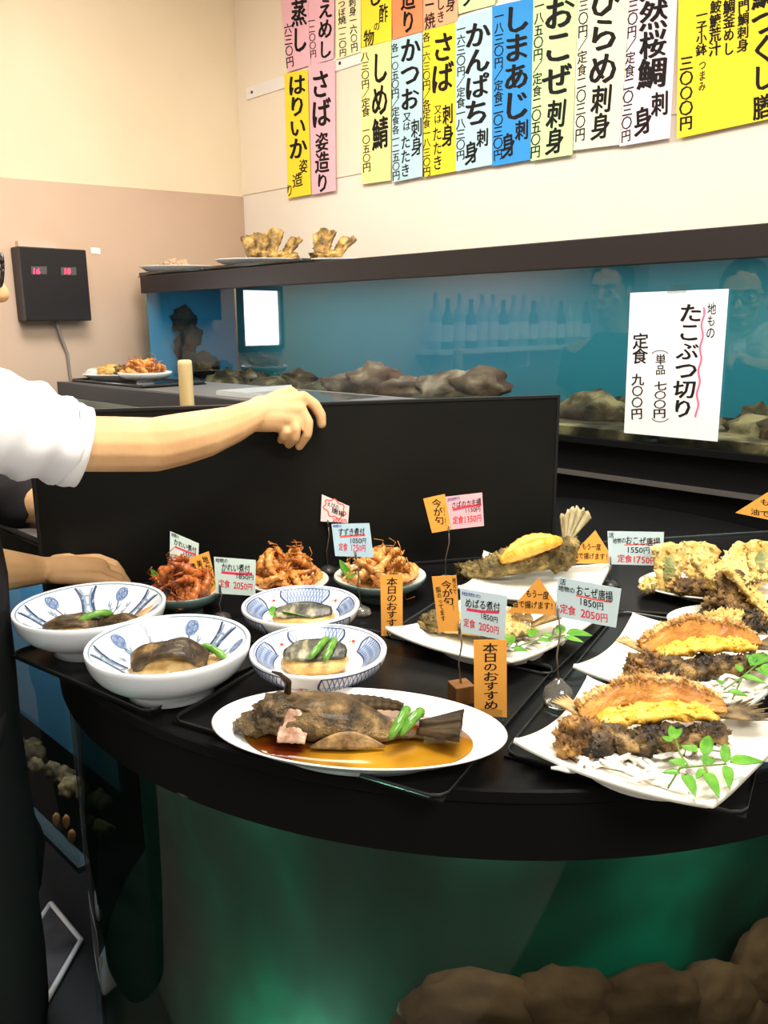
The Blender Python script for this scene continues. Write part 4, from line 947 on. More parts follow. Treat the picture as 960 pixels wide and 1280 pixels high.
# ================================================================ SIMMERED SHRIMP BOWLS
def shrimp_mesh(name, m, seed, k=1):
    g = G(); n = 26; rr = random.Random(seed); pts = []; rad = []
    for i in range(n+1):
        t = i/n; a = -1.3+3.4*t; r = .016*(1-.20*t); pts.append(V((r*math.cos(a), r*math.sin(a), .002*math.sin(t*5)))*k)
        rad.append(k*(.0062*(1-.62*t)*(1+.16*(math.sin(i*1.9)))*(.55 if i == 0 else 1)))
    g.tube(pts, rad, 10)
    e = pts[-1]; d = (pts[-1]-pts[-2]).normalized()
    for s_ in (-.6, 0, .6):
        dd = Matrix.Rotation(s_, 3, 'Z') @ d; g.tube([e-d*.001, e+dd*.006*k, e+dd*.010*k], [.0016*k, .0026*k, .0006*k], 6, flat=.5)
    h = pts[0]; d0 = (pts[0]-pts[1]).normalized(); g.tube([h, h+d0*.009*k, h+d0*.015*k], [.0045*k, .003*k, .0006*k], 8)
    for s_ in (-1, 1):
        g.tube([h+d0*.008*k, h+(d0*.02+V((.004, .003*s_, .008)))*k, h+(d0*.022+V((.018, .006*s_, .012)))*k], .0006*k, 5)
        for j in range(4):
            q = pts[3+3*j]; inw = -q.normalized(); g.tube([q, q+(inw*.007+V((0, 0, .003*s_)))*k, q+(inw*.010+V((.003, 0, .005*s_)))*k], .0007*k, 5)
    me = g.obj(name, m); return me
def shrimp_bowl(b, r, zb, n, m, group, label, seed, hgt=.04, k=1.15):
    src = None; rr = random.Random(seed)
    for i in range(n):
        q = (i+.5)/n; rad = r*.66*(1-q)**.5*(.55+.45*min(1, q*3.5)); a = i*2.4
        p = b+V((rad*math.cos(a), rad*math.sin(a), zb+.006+hgt*q))
        M = Matrix.Translation(p) @ Matrix.Rotation(rr.uniform(0, 6.28), 4, 'Z') @ Matrix.Rotation(rr.uniform(-1.1, 1.1), 4, 'X') @ Matrix.Rotation(rr.uniform(-.7, .7), 4, 'Y')
        if src is None:
            src = shrimp_mesh('simmered_shrimp', m, seed, k)
            # keep mesh origin at the curl's centre
            c = src.location.copy(); src.data.transform(Matrix.Translation(c)); tag(src, label, 'shrimp', group); src.matrix_world = M
        else:
            o = src.copy(); COL.objects.link(o); o.matrix_world = M
shr_r = mat('shrimp_red', (.20, .035, .008), .3, .4, c2=(.50, .15, .035), ns=70, coat=.2)
shr_o = mat('shrimp_orange', (.38, .10, .015), .3, .4, c2=(.74, .33, .08), ns=60, coat=.2)
shr_t = mat('shrimp_tan', (.40, .13, .02), .3, .4, c2=(.76, .40, .12), ns=60, coat=.2)
zc = CZ+.0008
s6, r6, n6 = plain_bowl(230, 737, 47, .034, 'dark celadon bowl of red shrimp behind the big front left bowl', celadon, porc_b, zc)
shrimp_bowl(s6, r6, .018, 24, shr_r, 'red shrimp heaped in the left celadon bowl', 'dark red simmered shrimp heaped in the left dark celadon bowl', 5, .042)
s7, r7, n7 = plain_bowl(360, 724, 51, .026, 'white bowl of orange shrimp behind the rear small lattice bowl', porc_b, porc_w, zc)
shrimp_bowl(s7, r7, .014, 26, shr_o, 'orange shrimp heaped in the white bowl', 'orange simmered shrimp heaped in the white bowl under the pink cloud card', 6, .040)
s8, r8, n8 = plain_bowl(475, 719, 58, .034, 'dark celadon bowl of tan shrimp under the light blue suzuki card', celadon, porc_w, zc)
shrimp_bowl(s8, r8, .020, 26, shr_t, 'tan shrimp heaped in the right celadon bowl', 'tan simmered shrimp heaped in the celadon bowl beside the raised tail fish', 8, .030)
leaf(P(200, 728, CZ+.036), (-.6, .3, .75), .026, .006, 'green leaf sticking up at the left of the red shrimp bowl', (0, -1, .3))
leaf(P(436, 718, CZ+.038), (-.5, .2, .75), .026, .007, 'upper green leaf at the left of the tan shrimp bowl', (0, -1, .3))
leaf(P(432, 721, CZ+.036), (.9, -.2, .1), .026, .006, 'lower green leaf at the left of the tan shrimp bowl', (0, -.5, 1))

# ================================================================ PLATES ON THE TANKS AT THE BACK
zt = ZT
def ab_of(px, py, b): p = Pv(px, py, NB*b, NB); return p.dot(NA), p.z
def tray_ab(a0, a1, b0, b1, z, label, lip=.010): return tray([AB(a0, b0, z), AB(a1, b0, z), AB(a1, b1, z), AB(a0, b1, z)], z, label, lip)
aL, _ = ab_of(180, 330, 1.69); aM, _ = ab_of(262, 330, 1.69); aN, _ = ab_of(385, 320, 1.69)
tray_ab(aL, aM-.01, 1.66, 1.86, ZT+.0005, 'black tray under the left empty-looking plate on top of the long aquarium', .016)
tray_ab(aM+.012, aN, 1.66, 1.86, ZT+.0005, 'black tray under the tempura plate on top of the long aquarium', .016)
def back_plate(px0, px1, b, z0, h, label, m=porc):
    pc = Pv((px0+px1)/2, 325, NB*b, NB); r = (px1-px0)/2/F*proj(pc); c = V((pc.x, pc.y, z0)); return oval_dish(0, 0, r, r*.62, label, z0, h, c, m, 'shallow_dish')
zp = ZT+.0005+.003
zp += .011
e1 = back_plate(173, 267, 1.77, zp, .024, 'shallow white dish at the left end on top of the long aquarium')
e2 = back_plate(268, 378, 1.77, zp, .020, 'shallow white dish of tall tempura on top of the long aquarium')
e3 = back_plate(386, 454, 1.77, ZT+.001, .014, 'smaller white dish of tempura, rightmost on top of the long aquarium')
bt2 = mat('tempura_olive', (.10, .06, .02), .5, .3, c2=(.60, .38, .12), c3=(.32, .19, .055), ns=30, nd=7, bump=.6, bs=150, lo=.35, hi=.62)
for k, (c, px, py, rz, ti, l, w_, th, kd, lb) in enumerate([
  (e2, 318, 312, 1.5, 1.15, .10, .095, .007, 'fan', 'upright olive tempura fan at the left of the tall tempura dish'),
  (e2, 336, 312, 1.1, 1.2, .115, .08, .007, 'fan', 'tallest tempura fan in the middle of the tall tempura dish'),
  (e2, 352, 312, .7, .9, .10, .09, .007, 'fan', 'tempura fan leaning right in the tall tempura dish'),
  (e2, 340, 312, 0, 0, .12, .07, .020, 'lump', 'mound of golden tempura at the base of the tall tempura dish'),
  (e2, 364, 312, 0, .2, .05, .04, .018, 'lump', 'small brown tempura lump at the right end of the tall tempura dish'),
  (e3, 400, 318, 1.2, 1.1, .10, .075, .007, 'fan', 'tall tempura fan standing in the smaller rightmost dish'),
  (e3, 418, 318, .8, .8, .09, .08, .007, 'fan', 'tempura fan leaning right in the smaller rightmost dish'),
  (e3, 408, 318, 0, 0, .09, .06, .016, 'lump', 'mound of tempura at the base of the smaller rightmost dish'),
  (e1, 217, 318, 0, 0, .10, .07, .022, 'lump', 'pale tempura mound barely showing in the dish at the left end')]):
    p = Pv(px, py, c, (0, 1, 0)); p.z = c.z+(.010+th*.9 if kd == 'lump' else .018)
    tempura(p, rz, ti, l, w_, th, 600+k*11, lb, bt2 if k < 8 else mat('tempura_pale', (.60, .42, .28), .6, .3), kd)
# low tank: tray with two dishes
zl2 = 1.2001
x0, _ = ab_of(82, 470, 1.42); x1, _ = ab_of(232, 470, 1.42)
tray_ab(-2.90, -2.40, 1.32, 1.56, zl2, 'black tray carrying two dishes on the grey lid of the low tank')
u1 = P(137, 470, zl2+.004); u2 = P(181, 469, zl2+.004)
f1 = oval_dish(0, 0, .13, .10, 'flat white dish with browned fried pieces on the low tank', zl2+.003, .022, AB(-2.80, 1.455, 0)+V((0, 0, 0)), porc, 'shallow_dish')
f2, rf2, nf2 = plain_bowl(0, 0, 0, .040, 'white flared bowl of orange shrimp on the low tank', porc, porc, zl2+.003, .35, c=Pv(181, 462, NB*1.40, NB), r=.088)
for k, (px, py, l, w_, th, m, lb) in enumerate([(137, 458, .09, .06, .022, gold_m, 'golden fried piece on the flat dish on the low tank'), (160, 456, .08, .06, .024, batter_dk, 'dark browned fried piece on the flat dish on the low tank'), (118, 462, .06, .05, .012, daikon_m, 'white shredded garnish lump at the left of the flat dish on the low tank')]):
    p = Pv(px, py, NB*1.45, NB); p.z = f1.z+.010+th*.9; tempura(p, .3*k, 0, l, w_, th, 700+k*9, lb, m, 'lump')
shrimp_bowl(f2, rf2, .026, 16, shr_o, 'orange shrimp in the flared bowl on the low tank', 'orange shrimp heaped in the white flared bowl on the low tank', 9, .030, 1.5)
# ================================================================ PRICE CARDS AND THEIR STANDS
def ZA(x, y): return (180+x/3, 600+y/3)
def ZB(x, y): return (460+x/3, 600+y/3)
def ZC(x, y): return (680+.2917*x, 600+.2917*y)
def ZF(x, y): return (240+.4583*x, 760+.4583*y)
cp = lambda n, c: mat('card_'+n, c, .7, .15)
C_PG = cp('pale_green', (.64, .78, .72)); C_OR = cp('orange', (.92, .42, .08)); C_LB = cp('light_blue', (.52, .72, .84)); C_PK = cp('pink', (.90, .50, .56)); C_PB = cp('pale_blue', (.60, .76, .82)); C_WP = cp('blush', (.92, .76, .74))
wire = mat('stand_wire', (.30, .24, .19), .35, .5, metal=.8)
clearg = mat('stand_glass', (.75, .72, .66), .05, .5, trans=.9, coat=.3)
woodm = mat('wood_cube', (.14, .06, .018), .5, .3, c2=(.24, .11, .035), ns=20, stretch=(1, 6, 1))
darkp = mat('stand_dark', (.03, .028, .026), .35, .4)
def cam_n(p): d = V((-p.x, -p.y, 0)); return d.normalized()
def stand(base_px, clip_px, kind, label, z=CZ+.0005, dist=None):
    b = P(*base_px, z) if dist is None else dist; n = cam_n(b); top = Pv(*clip_px, b, n)
    t = thing('card_stand', label, 'card stand', b)
    g = G()
    if kind == 'ball':
        g.lathe([(0, .0002), (.010, .0002), (.0155, .007), (.0165, .014), (.014, .022), (.008, .027), (.004, .032), (0, .033)], b, 32); m = clearg; hb = .031
    elif kind == 'cube':
        g.box(b+V((0, 0, .0115)), (.022, .022, .022), rotz(.35), bev=.001); m = woodm; hb = .022
    else:
        g.lathe([(0, .0002), (.013, .0002), (.014, .003), (.012, .008), (.005, .012), (0, .0125)], b, 24); m = darkp if kind == 'dark' else clearg; hb = .012
    g.obj('base', m, t)
    p0 = b+V((0, 0, hb-.001)); g = G(); bow = V((n.y, -n.x, 0))*.002
    g.tube([p0, p0.lerp(top, .35)+bow, p0.lerp(top, .7)-bow, top-n*.0015], [.0011, .0009, .0009, .0009], 8)
    g.obj('rod', wire, t)
    g = G(); d = (top-p0).normalized()
    for s_ in (-1, 1):      # the two jaws of the clip pinch the card edge
        q = top-d*.008+n*.0016*s_; g.tube([q, q+d*.010, q+d*.014+n*.0002*s_], [.0014, .0016, .0009], 8)
    g.obj('clip', mat('clip_chrome', (.5, .46, .42), .25, .5, metal=.9), t)
    return b, n
def card(b, n, Z, quad, m, label, rows, layer=0):
    q = [Z(*p) for p in quad]; p0 = b+n*(.0006*layer)
    o = quad_sheet('price_card' if len(quad) == 4 else 'notice_card', p0, n, q, m, label, 'card', th=.0004)
    ink = Ink(p0, n, .0004)
    for r in rows:
        if r[0] == 'h': _, c, t, x0, y0, x1, y1, h = r[:8]; a = Z(x0, y0); d = Z(x1, y1); k = Z(1, 1)[0]-Z(0, 0)[0]; ink.horz(c, t, *a, *d, h*k, .012)
        elif r[0] == 'v': _, c, t, x0, y0, x1, y1, w_ = r[:8]; a = Z(x0, y0); d = Z(x1, y1); k = Z(1, 1)[0]-Z(0, 0)[0]; ink.vert(c, t, *a, *d, w_*k, r[8] if len(r) > 8 else 0, .012)
        elif r[0] == 's': _, c, pts, w_ = r; k = Z(1, 1)[0]-Z(0, 0)[0]; ink.stroke(c, [Z(*p) for p in pts], w_*k)
    ink.done(o); return o
UL = mat('ink_crimson', (.80, .05, .12), .6, .2); UR = mat('ink_coral', (.90, .16, .14), .6, .2)
# far left pair on one wire
b, n = stand((230, 766), ZA(140, 305), 'dark', 'wire card stand behind the big front bowl, left one of two')
card(b, n, ZA, [(98, 192), (206, 238), (201, 352), (96, 300)], C_PG, 'pale green karei card above the red shrimp bowl, tilted down to the right', [('h', INK, '地物の', 102, 203, 132, 215, 16), ('h', INK, 'かれい煮付', 112, 230, 197, 266, 26), ('s', UL, [(115, 250), (155, 266), (196, 281)], 7), ('h', INK, '1550円', 145, 274, 196, 294, 20), ('h', RED, '定食1750円', 112, 288, 198, 326, 26)])
card(b, n, ZA, [(168, 295), (243, 267), (279, 425), (224, 443)], C_OR, 'tilted orange card overlapping the pale green karei card above the red shrimp', [('v', INK, '地かれい', 226, 285, 262, 400, 22), ('v', INK, '美味しく', 204, 300, 240, 415, 20), ('v', INK, '煮ました', 182, 312, 222, 425, 18)], 1)
b, n = stand((277, 776), ZA(285, 400), 'dark', 'wire card stand behind the big front bowl, right one of two')
card(b, n, ZA, [(262, 288), (419, 300), (418, 435), (270, 425)], C_PG, 'pale green karei card priced 1850 yen above the big front left bowl', [('h', INK, '地物の', 268, 300, 315, 304, 18), ('h', INK, 'かれい煮付', 290, 326, 398, 334, 34), ('s', UL, [(290, 346), (350, 352), (406, 352)], 10), ('h', INK, '1850円', 342, 358, 412, 366, 24), ('h', RED, '定食 2050円', 280, 386, 408, 402, 30)])
# pink cloud card and blue card
b, n = stand((410, 716), ZA(690, 158), 'dark', 'tall wire card stand behind the white shrimp bowl')
cloud = [(715+38*math.cos(a)*(1+.13*math.sin(a*7)), 108+32*math.sin(a)*(1+.13*math.sin(a*7))+12*math.cos(a)) for a in [2*math.pi*i/60 for i in range(61)]]
card(b, n, ZA, [(667, 54), (770, 98), (765, 161), (662, 155)], C_WP, 'small blush card with a red cloud outline on the tall wire stand', [('s', UR, cloud, 5), ('h', INK, 'えびの', 686, 88, 732, 104, 20), ('h', INK, '唐揚', 704, 112, 752, 130, 22), ('h', RED, '200円', 706, 148, 760, 156, 18)])
b, n = stand((452, 768), ZA(793, 275), 'bulb', 'wire card stand in front of the tan shrimp bowl')
card(b, n, ZA, [(703, 165), (845, 162), (861, 290), (717, 285)], C_LB, 'light blue suzuki card priced 1050 yen above the tan shrimp bowl', [('h', BLUEINK, '地物の', 708, 173, 742, 172, 12), ('h', INK, 'すずき煮付', 728, 196, 828, 194, 32), ('s', UR, [(735, 213), (785, 209), (830, 206)], 9), ('h', INK, '1050円', 770, 227, 834, 228, 24), ('h', RED, '定食 1250円', 730, 250, 832, 256, 30)])
# orange recommendation card, small
def flat_stand(b, n, w_=.018):
    t = thing('card_holder', '', 'card holder', b); return t
b = P(490, 798, CZ+.0005); n = cam_n(b)
def holder(b, n, label):
    g = G(); R3 = Matrix(((n.y, n.x, 0), (-n.x, n.y, 0), (0, 0, 1)))
    for s_ in (-1, 1): g.box(b+V((0, 0, .006))+n*(.0022*s_), (.022, .0022, .012), R3)
    g.box(b+V((0, 0, .001)), (.026, .014, .0018), R3)
    tag(g.obj('card_holder', glass_mat('clear_acrylic', (.93, .95, .95), 1.0, .05, .05)), label, 'card holder')
holder(b, n, 'clear card holder left of the centre square plate')
card(b, n, ZB, [(46, 357), (130, 354), (130, 585), (50, 585)], C_OR, 'upright orange recommendation card in front of the tan shrimp bowl', [('v', INK, '本日のおすすめ', 90, 366, 88, 582, 40)])
# orange plus pink on one tall rod
b, n = stand((557, 728), ZB(303, 180), 'bulb', 'tallest wire card stand against the black board')
card(b, n, ZB, [(207, 70), (288, 52), (313, 186), (240, 199)], C_OR, 'tilted orange card reading now in season left of the pink card', [('v', INK, '今が旬', 255, 72, 270, 168, 34), ('v', INK, '!!', 284, 95, 292, 175, 14)], 1)
card(b, n, ZB, [(290, 63), (428, 47), (435, 172), (309, 186)], C_PK, 'pink card priced 1150 yen high on the tallest wire stand', [('h', BLUEINK, '活地物の', 296, 76, 345, 66, 14), ('h', INK, 'さばのカキ揚', 312, 96, 424, 80, 26), ('s', UL, [(318, 112), (370, 100), (425, 92)], 9), ('h', INK, '1150円', 362, 114, 422, 108, 22), ('h', RED, '定食1350円', 318, 152, 426, 142, 30)])
# centre stand with wooden cube: orange and pale blue cards
b, n = stand((576, 878), ZB(343, 548), 'cube', 'wire card stand on a small brown wooden cube behind the oval plate')
card(b, n, ZB, [(239, 362), (331, 357), (348, 565), (265, 570)], C_OR, 'orange card reading now in season left of the pale blue mebaru card', [('v', INK, '今が旬', 292, 378, 304, 470, 38), ('v', INK, '!!', 318, 440, 322, 490, 14), ('v', INK, '脂のってます', 262, 400, 284, 530, 18), ('v', INK, '地元で', 322, 366, 327, 428, 14)])
card(b, n, ZB, [(345, 405), (523, 435), (512, 601), (350, 570)], C_PB, 'pale blue mebaru card on the wooden cube stand', [('h', BLUEINK, '地物の', 350, 424, 425, 438, 16), ('h', INK, 'めばる煮付', 364, 460, 496, 478, 38), ('s', UL, [(370, 485), (430, 494), (492, 496)], 11), ('h', INK, '1850円', 420, 506, 488, 526, 26), ('h', RED, '定食 2050円', 358, 532, 492, 566, 34)], 1)
# big orange recommendation card
b = P(614, 899, CZ+.0035); n = cam_n(b)
holder(b, n, 'clear card holder at the right end of the oval plate')
card(b, n, ZB, [(396, 600), (520, 598), (521, 890), (399, 882)], C_OR, 'large upright orange recommendation card at the right end of the oval plate', [('v', INK, '本日のおすすめ', 458, 612, 462, 862, 56)])
# glass ball stand: triangle and blue okoze card
b, n = stand((697, 884), ZB(713, 490), 'ball', 'wire card stand with a clear glass ball base between oval and square plates')
card(b, n, ZB, [(640, 366), (722, 488), (712, 507), (524, 496)], C_OR, 'orange triangle card above the centre plate left of the blue okoze card', [('h', INK, 'もう一度', 592, 424, 678, 434, 32), ('h', INK, '油で揚げます!!', 540, 464, 712, 474, 30)])
card(b, n, ZB, [(712, 362), (950, 408), (930, 554), (702, 511)], C_PB, 'large pale blue okoze card priced 1850 yen on the glass ball stand', [('h', INK, '活', 718, 380, 742, 384, 24), ('h', INK, '地物の', 714, 404, 776, 416, 24), ('h', INK, 'おこぜ唐揚', 780, 412, 918, 440, 42), ('s', UR, [(780, 432), (850, 448), (912, 458)], 7), ('h', INK, '1850円', 790, 452, 884, 476, 32), ('h', RED, '定食 2050円', 720, 480, 900, 520, 36)], 1)
# rear triangle and okoze card
b, n = stand((763, 735), ZC(284, 340), 'dark', 'wire card stand with a dark base at the left of the rear oval dish')
card(b, n, ZC, [(220, 215), (306, 352), (296, 358), (82, 358)], C_OR, 'orange triangle card behind the centre beside the raised fish tail', [('h', INK, 'もう一度', 162, 284, 244, 288, 30), ('h', INK, '油で揚げます!!', 124, 324, 290, 330, 30)])
card(b, n, ZC, [(272, 219), (514, 223), (509, 367), (278, 361)], C_PB, 'pale blue okoze card priced 1550 yen left of the rear oval dish', [('h', INK, '活', 276, 236, 300, 238, 24), ('h', INK, '地物の', 294, 262, 350, 258, 26), ('h', INK, 'おこぜ唐揚', 348, 258, 498, 268, 40), ('s', UR, [(345, 278), (420, 276), (490, 268)], 6), ('h', INK, '1550円', 352, 298, 454, 302, 30), ('h', RED, '定食1750円', 315, 335, 485, 346, 34)], 1)
b, n = stand((992, 690), (988, 640), 'dark', 'wire card stand just past the right edge behind the rear oval dish')
card(b, n, lambda x, y: (x, y), [(990, 596), (1040, 660), (1030, 664), (919, 641)], C_OR, 'orange triangle card cut off by the right edge of the photo', [('h', INK, 'もう一度', 950, 627, 1000, 634, 9), ('h', INK, '油で揚げます', 938, 639, 1010, 652, 9)])
# ================================================================ SHELF OF BOTTLES ON THE LEFT WALL (seen mirrored in the aquarium glass)
sh = thing('wall_shelf', 'long pale shelf of bottles on the left wall outside the picture, mirrored in the aquarium', 'shelf', AB(WA+.01, -.9, 1.25))
abox('board', WA+.0065, WA+.18, -1.75, -.05, 1.225, 1.25, white_p, sh)
for bb in (-1.6, -.9, -.2): abox('bracket', WA+.0065, WA+.15, bb-.01, bb+.01, 1.13, 1.2245, white_p, sh)
bot_m = mat('bottle_glass', (.45, .58, .55), .08, .6, coat=.4); bot_d = mat('bottle_green', (.10, .22, .16), .08, .6, coat=.4); lab_m = mat('bottle_label', (.85, .82, .74), .6, .2)
def bottle(c, h, m, label):
    r = .034; t = thing('sake_bottle', label, 'bottle', c, 'bottles on the wall shelf')
    g = G(); g.lathe([(0, 0), (r, 0), (r, h*.58), (r*.85, h*.66), (r*.38, h*.76), (r*.34, h*.95), (r*.40, h*.955), (r*.40, h), (0, h)], c, 20); g.obj('glass', m, t)
    g = G(); g.lathe([(r+.0008, h*.15), (r+.0008, h*.48)], c, 20); g.obj('paper_label', lab_m, t); return t
p_b = [bottle(AB(WA+.09, -.12, 1.2502), .30, bot_m, 'pale glass sake bottle in the row on the left wall shelf'), bottle(AB(WA+.09, -.22, 1.2502), .27, bot_d, 'dark green sake bottle in the row on the left wall shelf')]
for i in range(14):
    s_ = p_b[i % 3 == 1]; dup(s_, Matrix.Translation(AB(WA+.09, -.32-.10*i, 1.2502)))

area('shelf_fill_light', AB(WA+.55, -.9, 1.95), AB(WA+.09, -.9, 1.4), 1.4, .06, 9)  # added fill light, brightens the bottles so their mirror image shows

# ================================================================ FLOOR: white-edged black mat
g = G(); A_, B_, C_ = P(63, 1128, FL+.01), P(101, 1174, FL+.01), P(50, 1262, FL+.01); D_ = A_+(C_-B_)
g.prism([(k.x, k.y) for k in (A_, D_, C_, B_)], FL+.0005, FL+.009)
fm = thing('floor_mat', 'black floor mat with a thin white edge at the bottom left beside the white boot', 'mat', (A_+C_)/2-V((0, 0, .0095)))
g.obj('mat', mat('mat_grey', (.02, .022, .022), .4, .3, c2=(.10, .085, .095), ns=9), fm)
g = G()
for a, b in ((A_, B_), (B_, C_), (C_, D_), (D_, A_)): g.tube([V((a.x, a.y, FL+.0065)), V((b.x, b.y, FL+.0065))], .006, 6)
g.obj('edging', white_p, fm)

# ================================================================ PEOPLE
skin = mat('skin', (.62, .36, .17), .5, .35, c2=(.72, .44, .22), c3=(.68, .41, .20), ns=18, nd=3, bump=.08, bs=180, sss=.08)
hairm = mat('hair_black', (.012, .010, .009), .4, .4, ns=60, bump=.6, bs=120)
white_c = mat('shirt_white', (.82, .81, .82), .8, .15, bump=.06, bs=300)
black_c = mat('apron_black', (.010, .010, .011), .8, .12, bump=.05, bs=300)
dark_c = mat('tshirt_charcoal', (.022, .020, .022), .85, .1, bump=.05, bs=300)
boot_m = mat('boot_white', (.80, .79, .77), .4, .4)
class Body:
    """Limbs and trunk grown together into one continuous skin."""
    def __init__(s): s.g = G()
    def chain(s, pts, rad):
        g = s.g; pts = [V(p) for p in pts]
        P_, R_ = [], []
        for i in range(len(pts)-1):
            for k in range(4): 
                t = k/4; P_.append(pts[i].lerp(pts[i+1], t)); R_.append(rad[i]*(1-t)+rad[i+1]*t)
        P_.append(pts[-1]); R_.append(rad[-1])
        g.tube(P_, R_, 14)
        for p, r in ((pts[0], rad[0]), (pts[-1], rad[-1])): g.lump(p, (r, r, r), amp=0, sub=2)
        for p, r in list(zip(pts, rad))[1:-1]: g.lump(p, (r, r, r), amp=0, sub=2)
    def ell(s, c, r, M=None): s.g.lump(c, r, M, amp=0, sub=3)
    def done(s, name, parent, voxel=.004, it=6):
        o = s.g.obj(name, skin, parent)
        m = o.modifiers.new('join', 'REMESH'); m.mode = 'VOXEL'; m.voxel_size = voxel; m.use_smooth_shade = True
        k = o.modifiers.new('soft', 'SMOOTH'); k.factor = .5; k.iterations = it
        bpy.context.view_layer.update(); e = o.evaluated_get(bpy.context.evaluated_depsgraph_get())
        me = bpy.data.meshes.new_from_object(e); o.modifiers.clear(); o.data = me; me.name = name
        for p in me.polygons: p.use_smooth = True
        if not me.materials: me.materials.append(skin)
        return o
Z_ = V((0, 0, 1))
def hand_relaxed(B, wr, d, up, s_=1):
    """palm, four unequal bent fingers and a side thumb; d along the hand, up = back of the hand"""
    d = V(d).normalized(); up = (V(up)-d*V(up).dot(d)).normalized(); sd = d.cross(up)*s_
    B.chain([wr, wr+d*.045, wr+d*.08], [.019, .021, .018])
    for o in (-.027, -.009, .009, .027): B.chain([wr+d*.02+sd*o*.6, wr+d*.082+sd*o], [.012, .0105])
    for o, l in ((-.029, .062), (-.0095, .072), (.0095, .068), (.029, .052)):
        a = wr+d*.084+sd*o; b = a+(d*.85-up*.35)*l*.45; c = b+(d*.55-up*.75)*l*.33; e = c+(d*.25-up*.9)*l*.25
        B.chain([a, b, c, e], [.0092, .0085, .0078, .0066])
    a = wr+d*.025-sd*.020; b = a+(d*.5-sd*.75-up*.3)*.04; c = b+(d*.85-sd*.15-up*.35)*.032; B.chain([a, b, c], [.013, .0105, .0085])
def head(B, c, f, hs=1):
    """skull, jaw, nose, brow, lips and ears; f = facing direction"""
    f = V(f).normalized(); r = f.cross(Z_).normalized(); u = r.cross(f)
    M = Matrix((r, f, u)).transposed()
    B.ell(c+u*.025, (.073, .092, .088), M); B.ell(c+f*.018-u*.045, (.056, .070, .062), M); B.ell(c+f*.055-u*.085, (.026, .028, .022), M)
    B.chain([c+f*.088+u*.012, c+f*.108-u*.022], [.008, .012]); B.ell(c+f*.100-u*.026, (.017, .012, .009), M)
    B.ell(c+f*.078+u*.030, (.050, .016, .010), M); B.ell(c+f*.086-u*.056, (.023, .012, .006), M); B.ell(c+f*.083-u*.066, (.020, .012, .006), M)
    for s_ in (-1, 1): B.ell(c+r*s_*.072-u*.008, (.010, .018, .030), M); B.ell(c+r*s_*.042+f*.062-u*.025, (.020, .018, .018), M)
    return M
def face_parts(par, c, f, M):
    f = V(f).normalized(); r = f.cross(Z_).normalized(); u = r.cross(f)
    g = G(); g.lump(c+u*.040-f*.014, (.082, .094, .090), M, amp=.05, sc=3, seed=2, sub=4); 
    for v in list(g.bm.verts):
        q = v.co-c
        if (q.dot(f) > .052 and q.dot(u) < .075) or q.dot(u) < -.035: g.bm.verts.remove(v)
    g.obj('hair', hairm, par)
    for s_ in (-1, 1):
        g = G(); g.lump(c+r*s_*.031+f*.080+u*.006, (.013, .009, .008), M, amp=0, sub=2); o = g.obj('eye', mat('eye_white', (.8, .78, .74), .2, .5), par)
        g = G(); g.lump(c+r*s_*.031+f*.0875+u*.006, (.006, .0025, .006), M, amp=0, sub=2); g.obj('iris', hairm, o)
        g = G(); g.tube([c+r*s_*.014+f*.094+u*.026, c+r*s_*.032+f*.090+u*.031, c+r*s_*.050+f*.078+u*.025], [.003, .004, .002], 6); g.obj('eyebrow', hairm, par)
    g = G(); g.tube([c-r*.022+f*.092-u*.061, c+f*.100-u*.060, c+r*.022+f*.092-u*.061], [.001, .003, .001], 6); g.obj('lips', mat('lips', (.50, .18, .15), .4, .4), par)
def tube_cloth(name, m, par, pts, rad, amp=.004, seg=36, seed=1, flat=1, up=None, n=28, caps=False):
    pts = [V(p) for p in pts]; P_, R_ = [], []; k = len(pts)-1
    for i in range(n+1):
        t = i/n*k; j = min(int(t), k-1); f = t-j; P_.append(pts[j].lerp(pts[j+1], f)); R_.append(rad[j]*(1-f)+rad[j+1]*f)
    g = G(); R2 = g.tube(P_, R_, seg, cap=False, flat=flat, up=up)
    for i, row in enumerate(R2):
        for j, v in enumerate(row):
            d = v.co-P_[i]; q = j/seg*2*math.pi
            w_ = noise.noise(V((P_[i].x*14+seed, P_[i].z*22+math.cos(q), math.sin(q)*1.2+P_[i].y*14)))
            v.co += d.normalized()*(amp*w_+amp*.5*math.sin(i*1.1+q*2))
    # turned hem with thickness
    for row, P0 in ((R2[-1], P_[-1]), (R2[0], P_[0])):
        inn = [g.v(P0+(v.co-P0)*.93) for v in row]; s_ = len(row)
        for j in range(s_): g.f([row[j], row[(j+1) % s_], inn[(j+1) % s_], inn[j]])
    return g.obj(name, m, par)

# ---- the person holding the board
pf, pr = V((.707, .707, 0)), V((.707, -.707, 0))
pel = V((-.625, .965, .96)); shR = Pd(-150, 522, .97); che = V((shR.x, shR.y, 1.22))-pr*.15; nek = che+pf*.03+V((0, 0, .15)); shL = che-pr*.17+V((0, 0, .07))
hc = V((-.600, 1.085, 1.475))
p1 = thing('person', 'person in a white short-sleeved shirt and black apron at the left, arm stretched along the board top', 'person', V((pel.x, pel.y, FL)))
p1['label'] = 'person in white shirt, black apron and glasses at the left edge holding up the board'
B = Body()
B.chain([pel, pel.lerp(che, .5), che], [.105, .10, .115]); B.ell(pel, (.15, .11, .12), ROT.to_3x3()); B.ell(che+Z_*.02, (.16, .10, .14), ROT.to_3x3())
B.chain([che-pr*.12+Z_*.07, che+pr*.12+Z_*.07], [.06, .06]); B.chain([che+Z_*.08, nek, hc-Z_*.06], [.07, .055, .052])
M1 = head(B, hc, (.86, .5, -.12))
elb = Pd(192, 556, 1.12); wri = Pd(322, 516, 1.225)
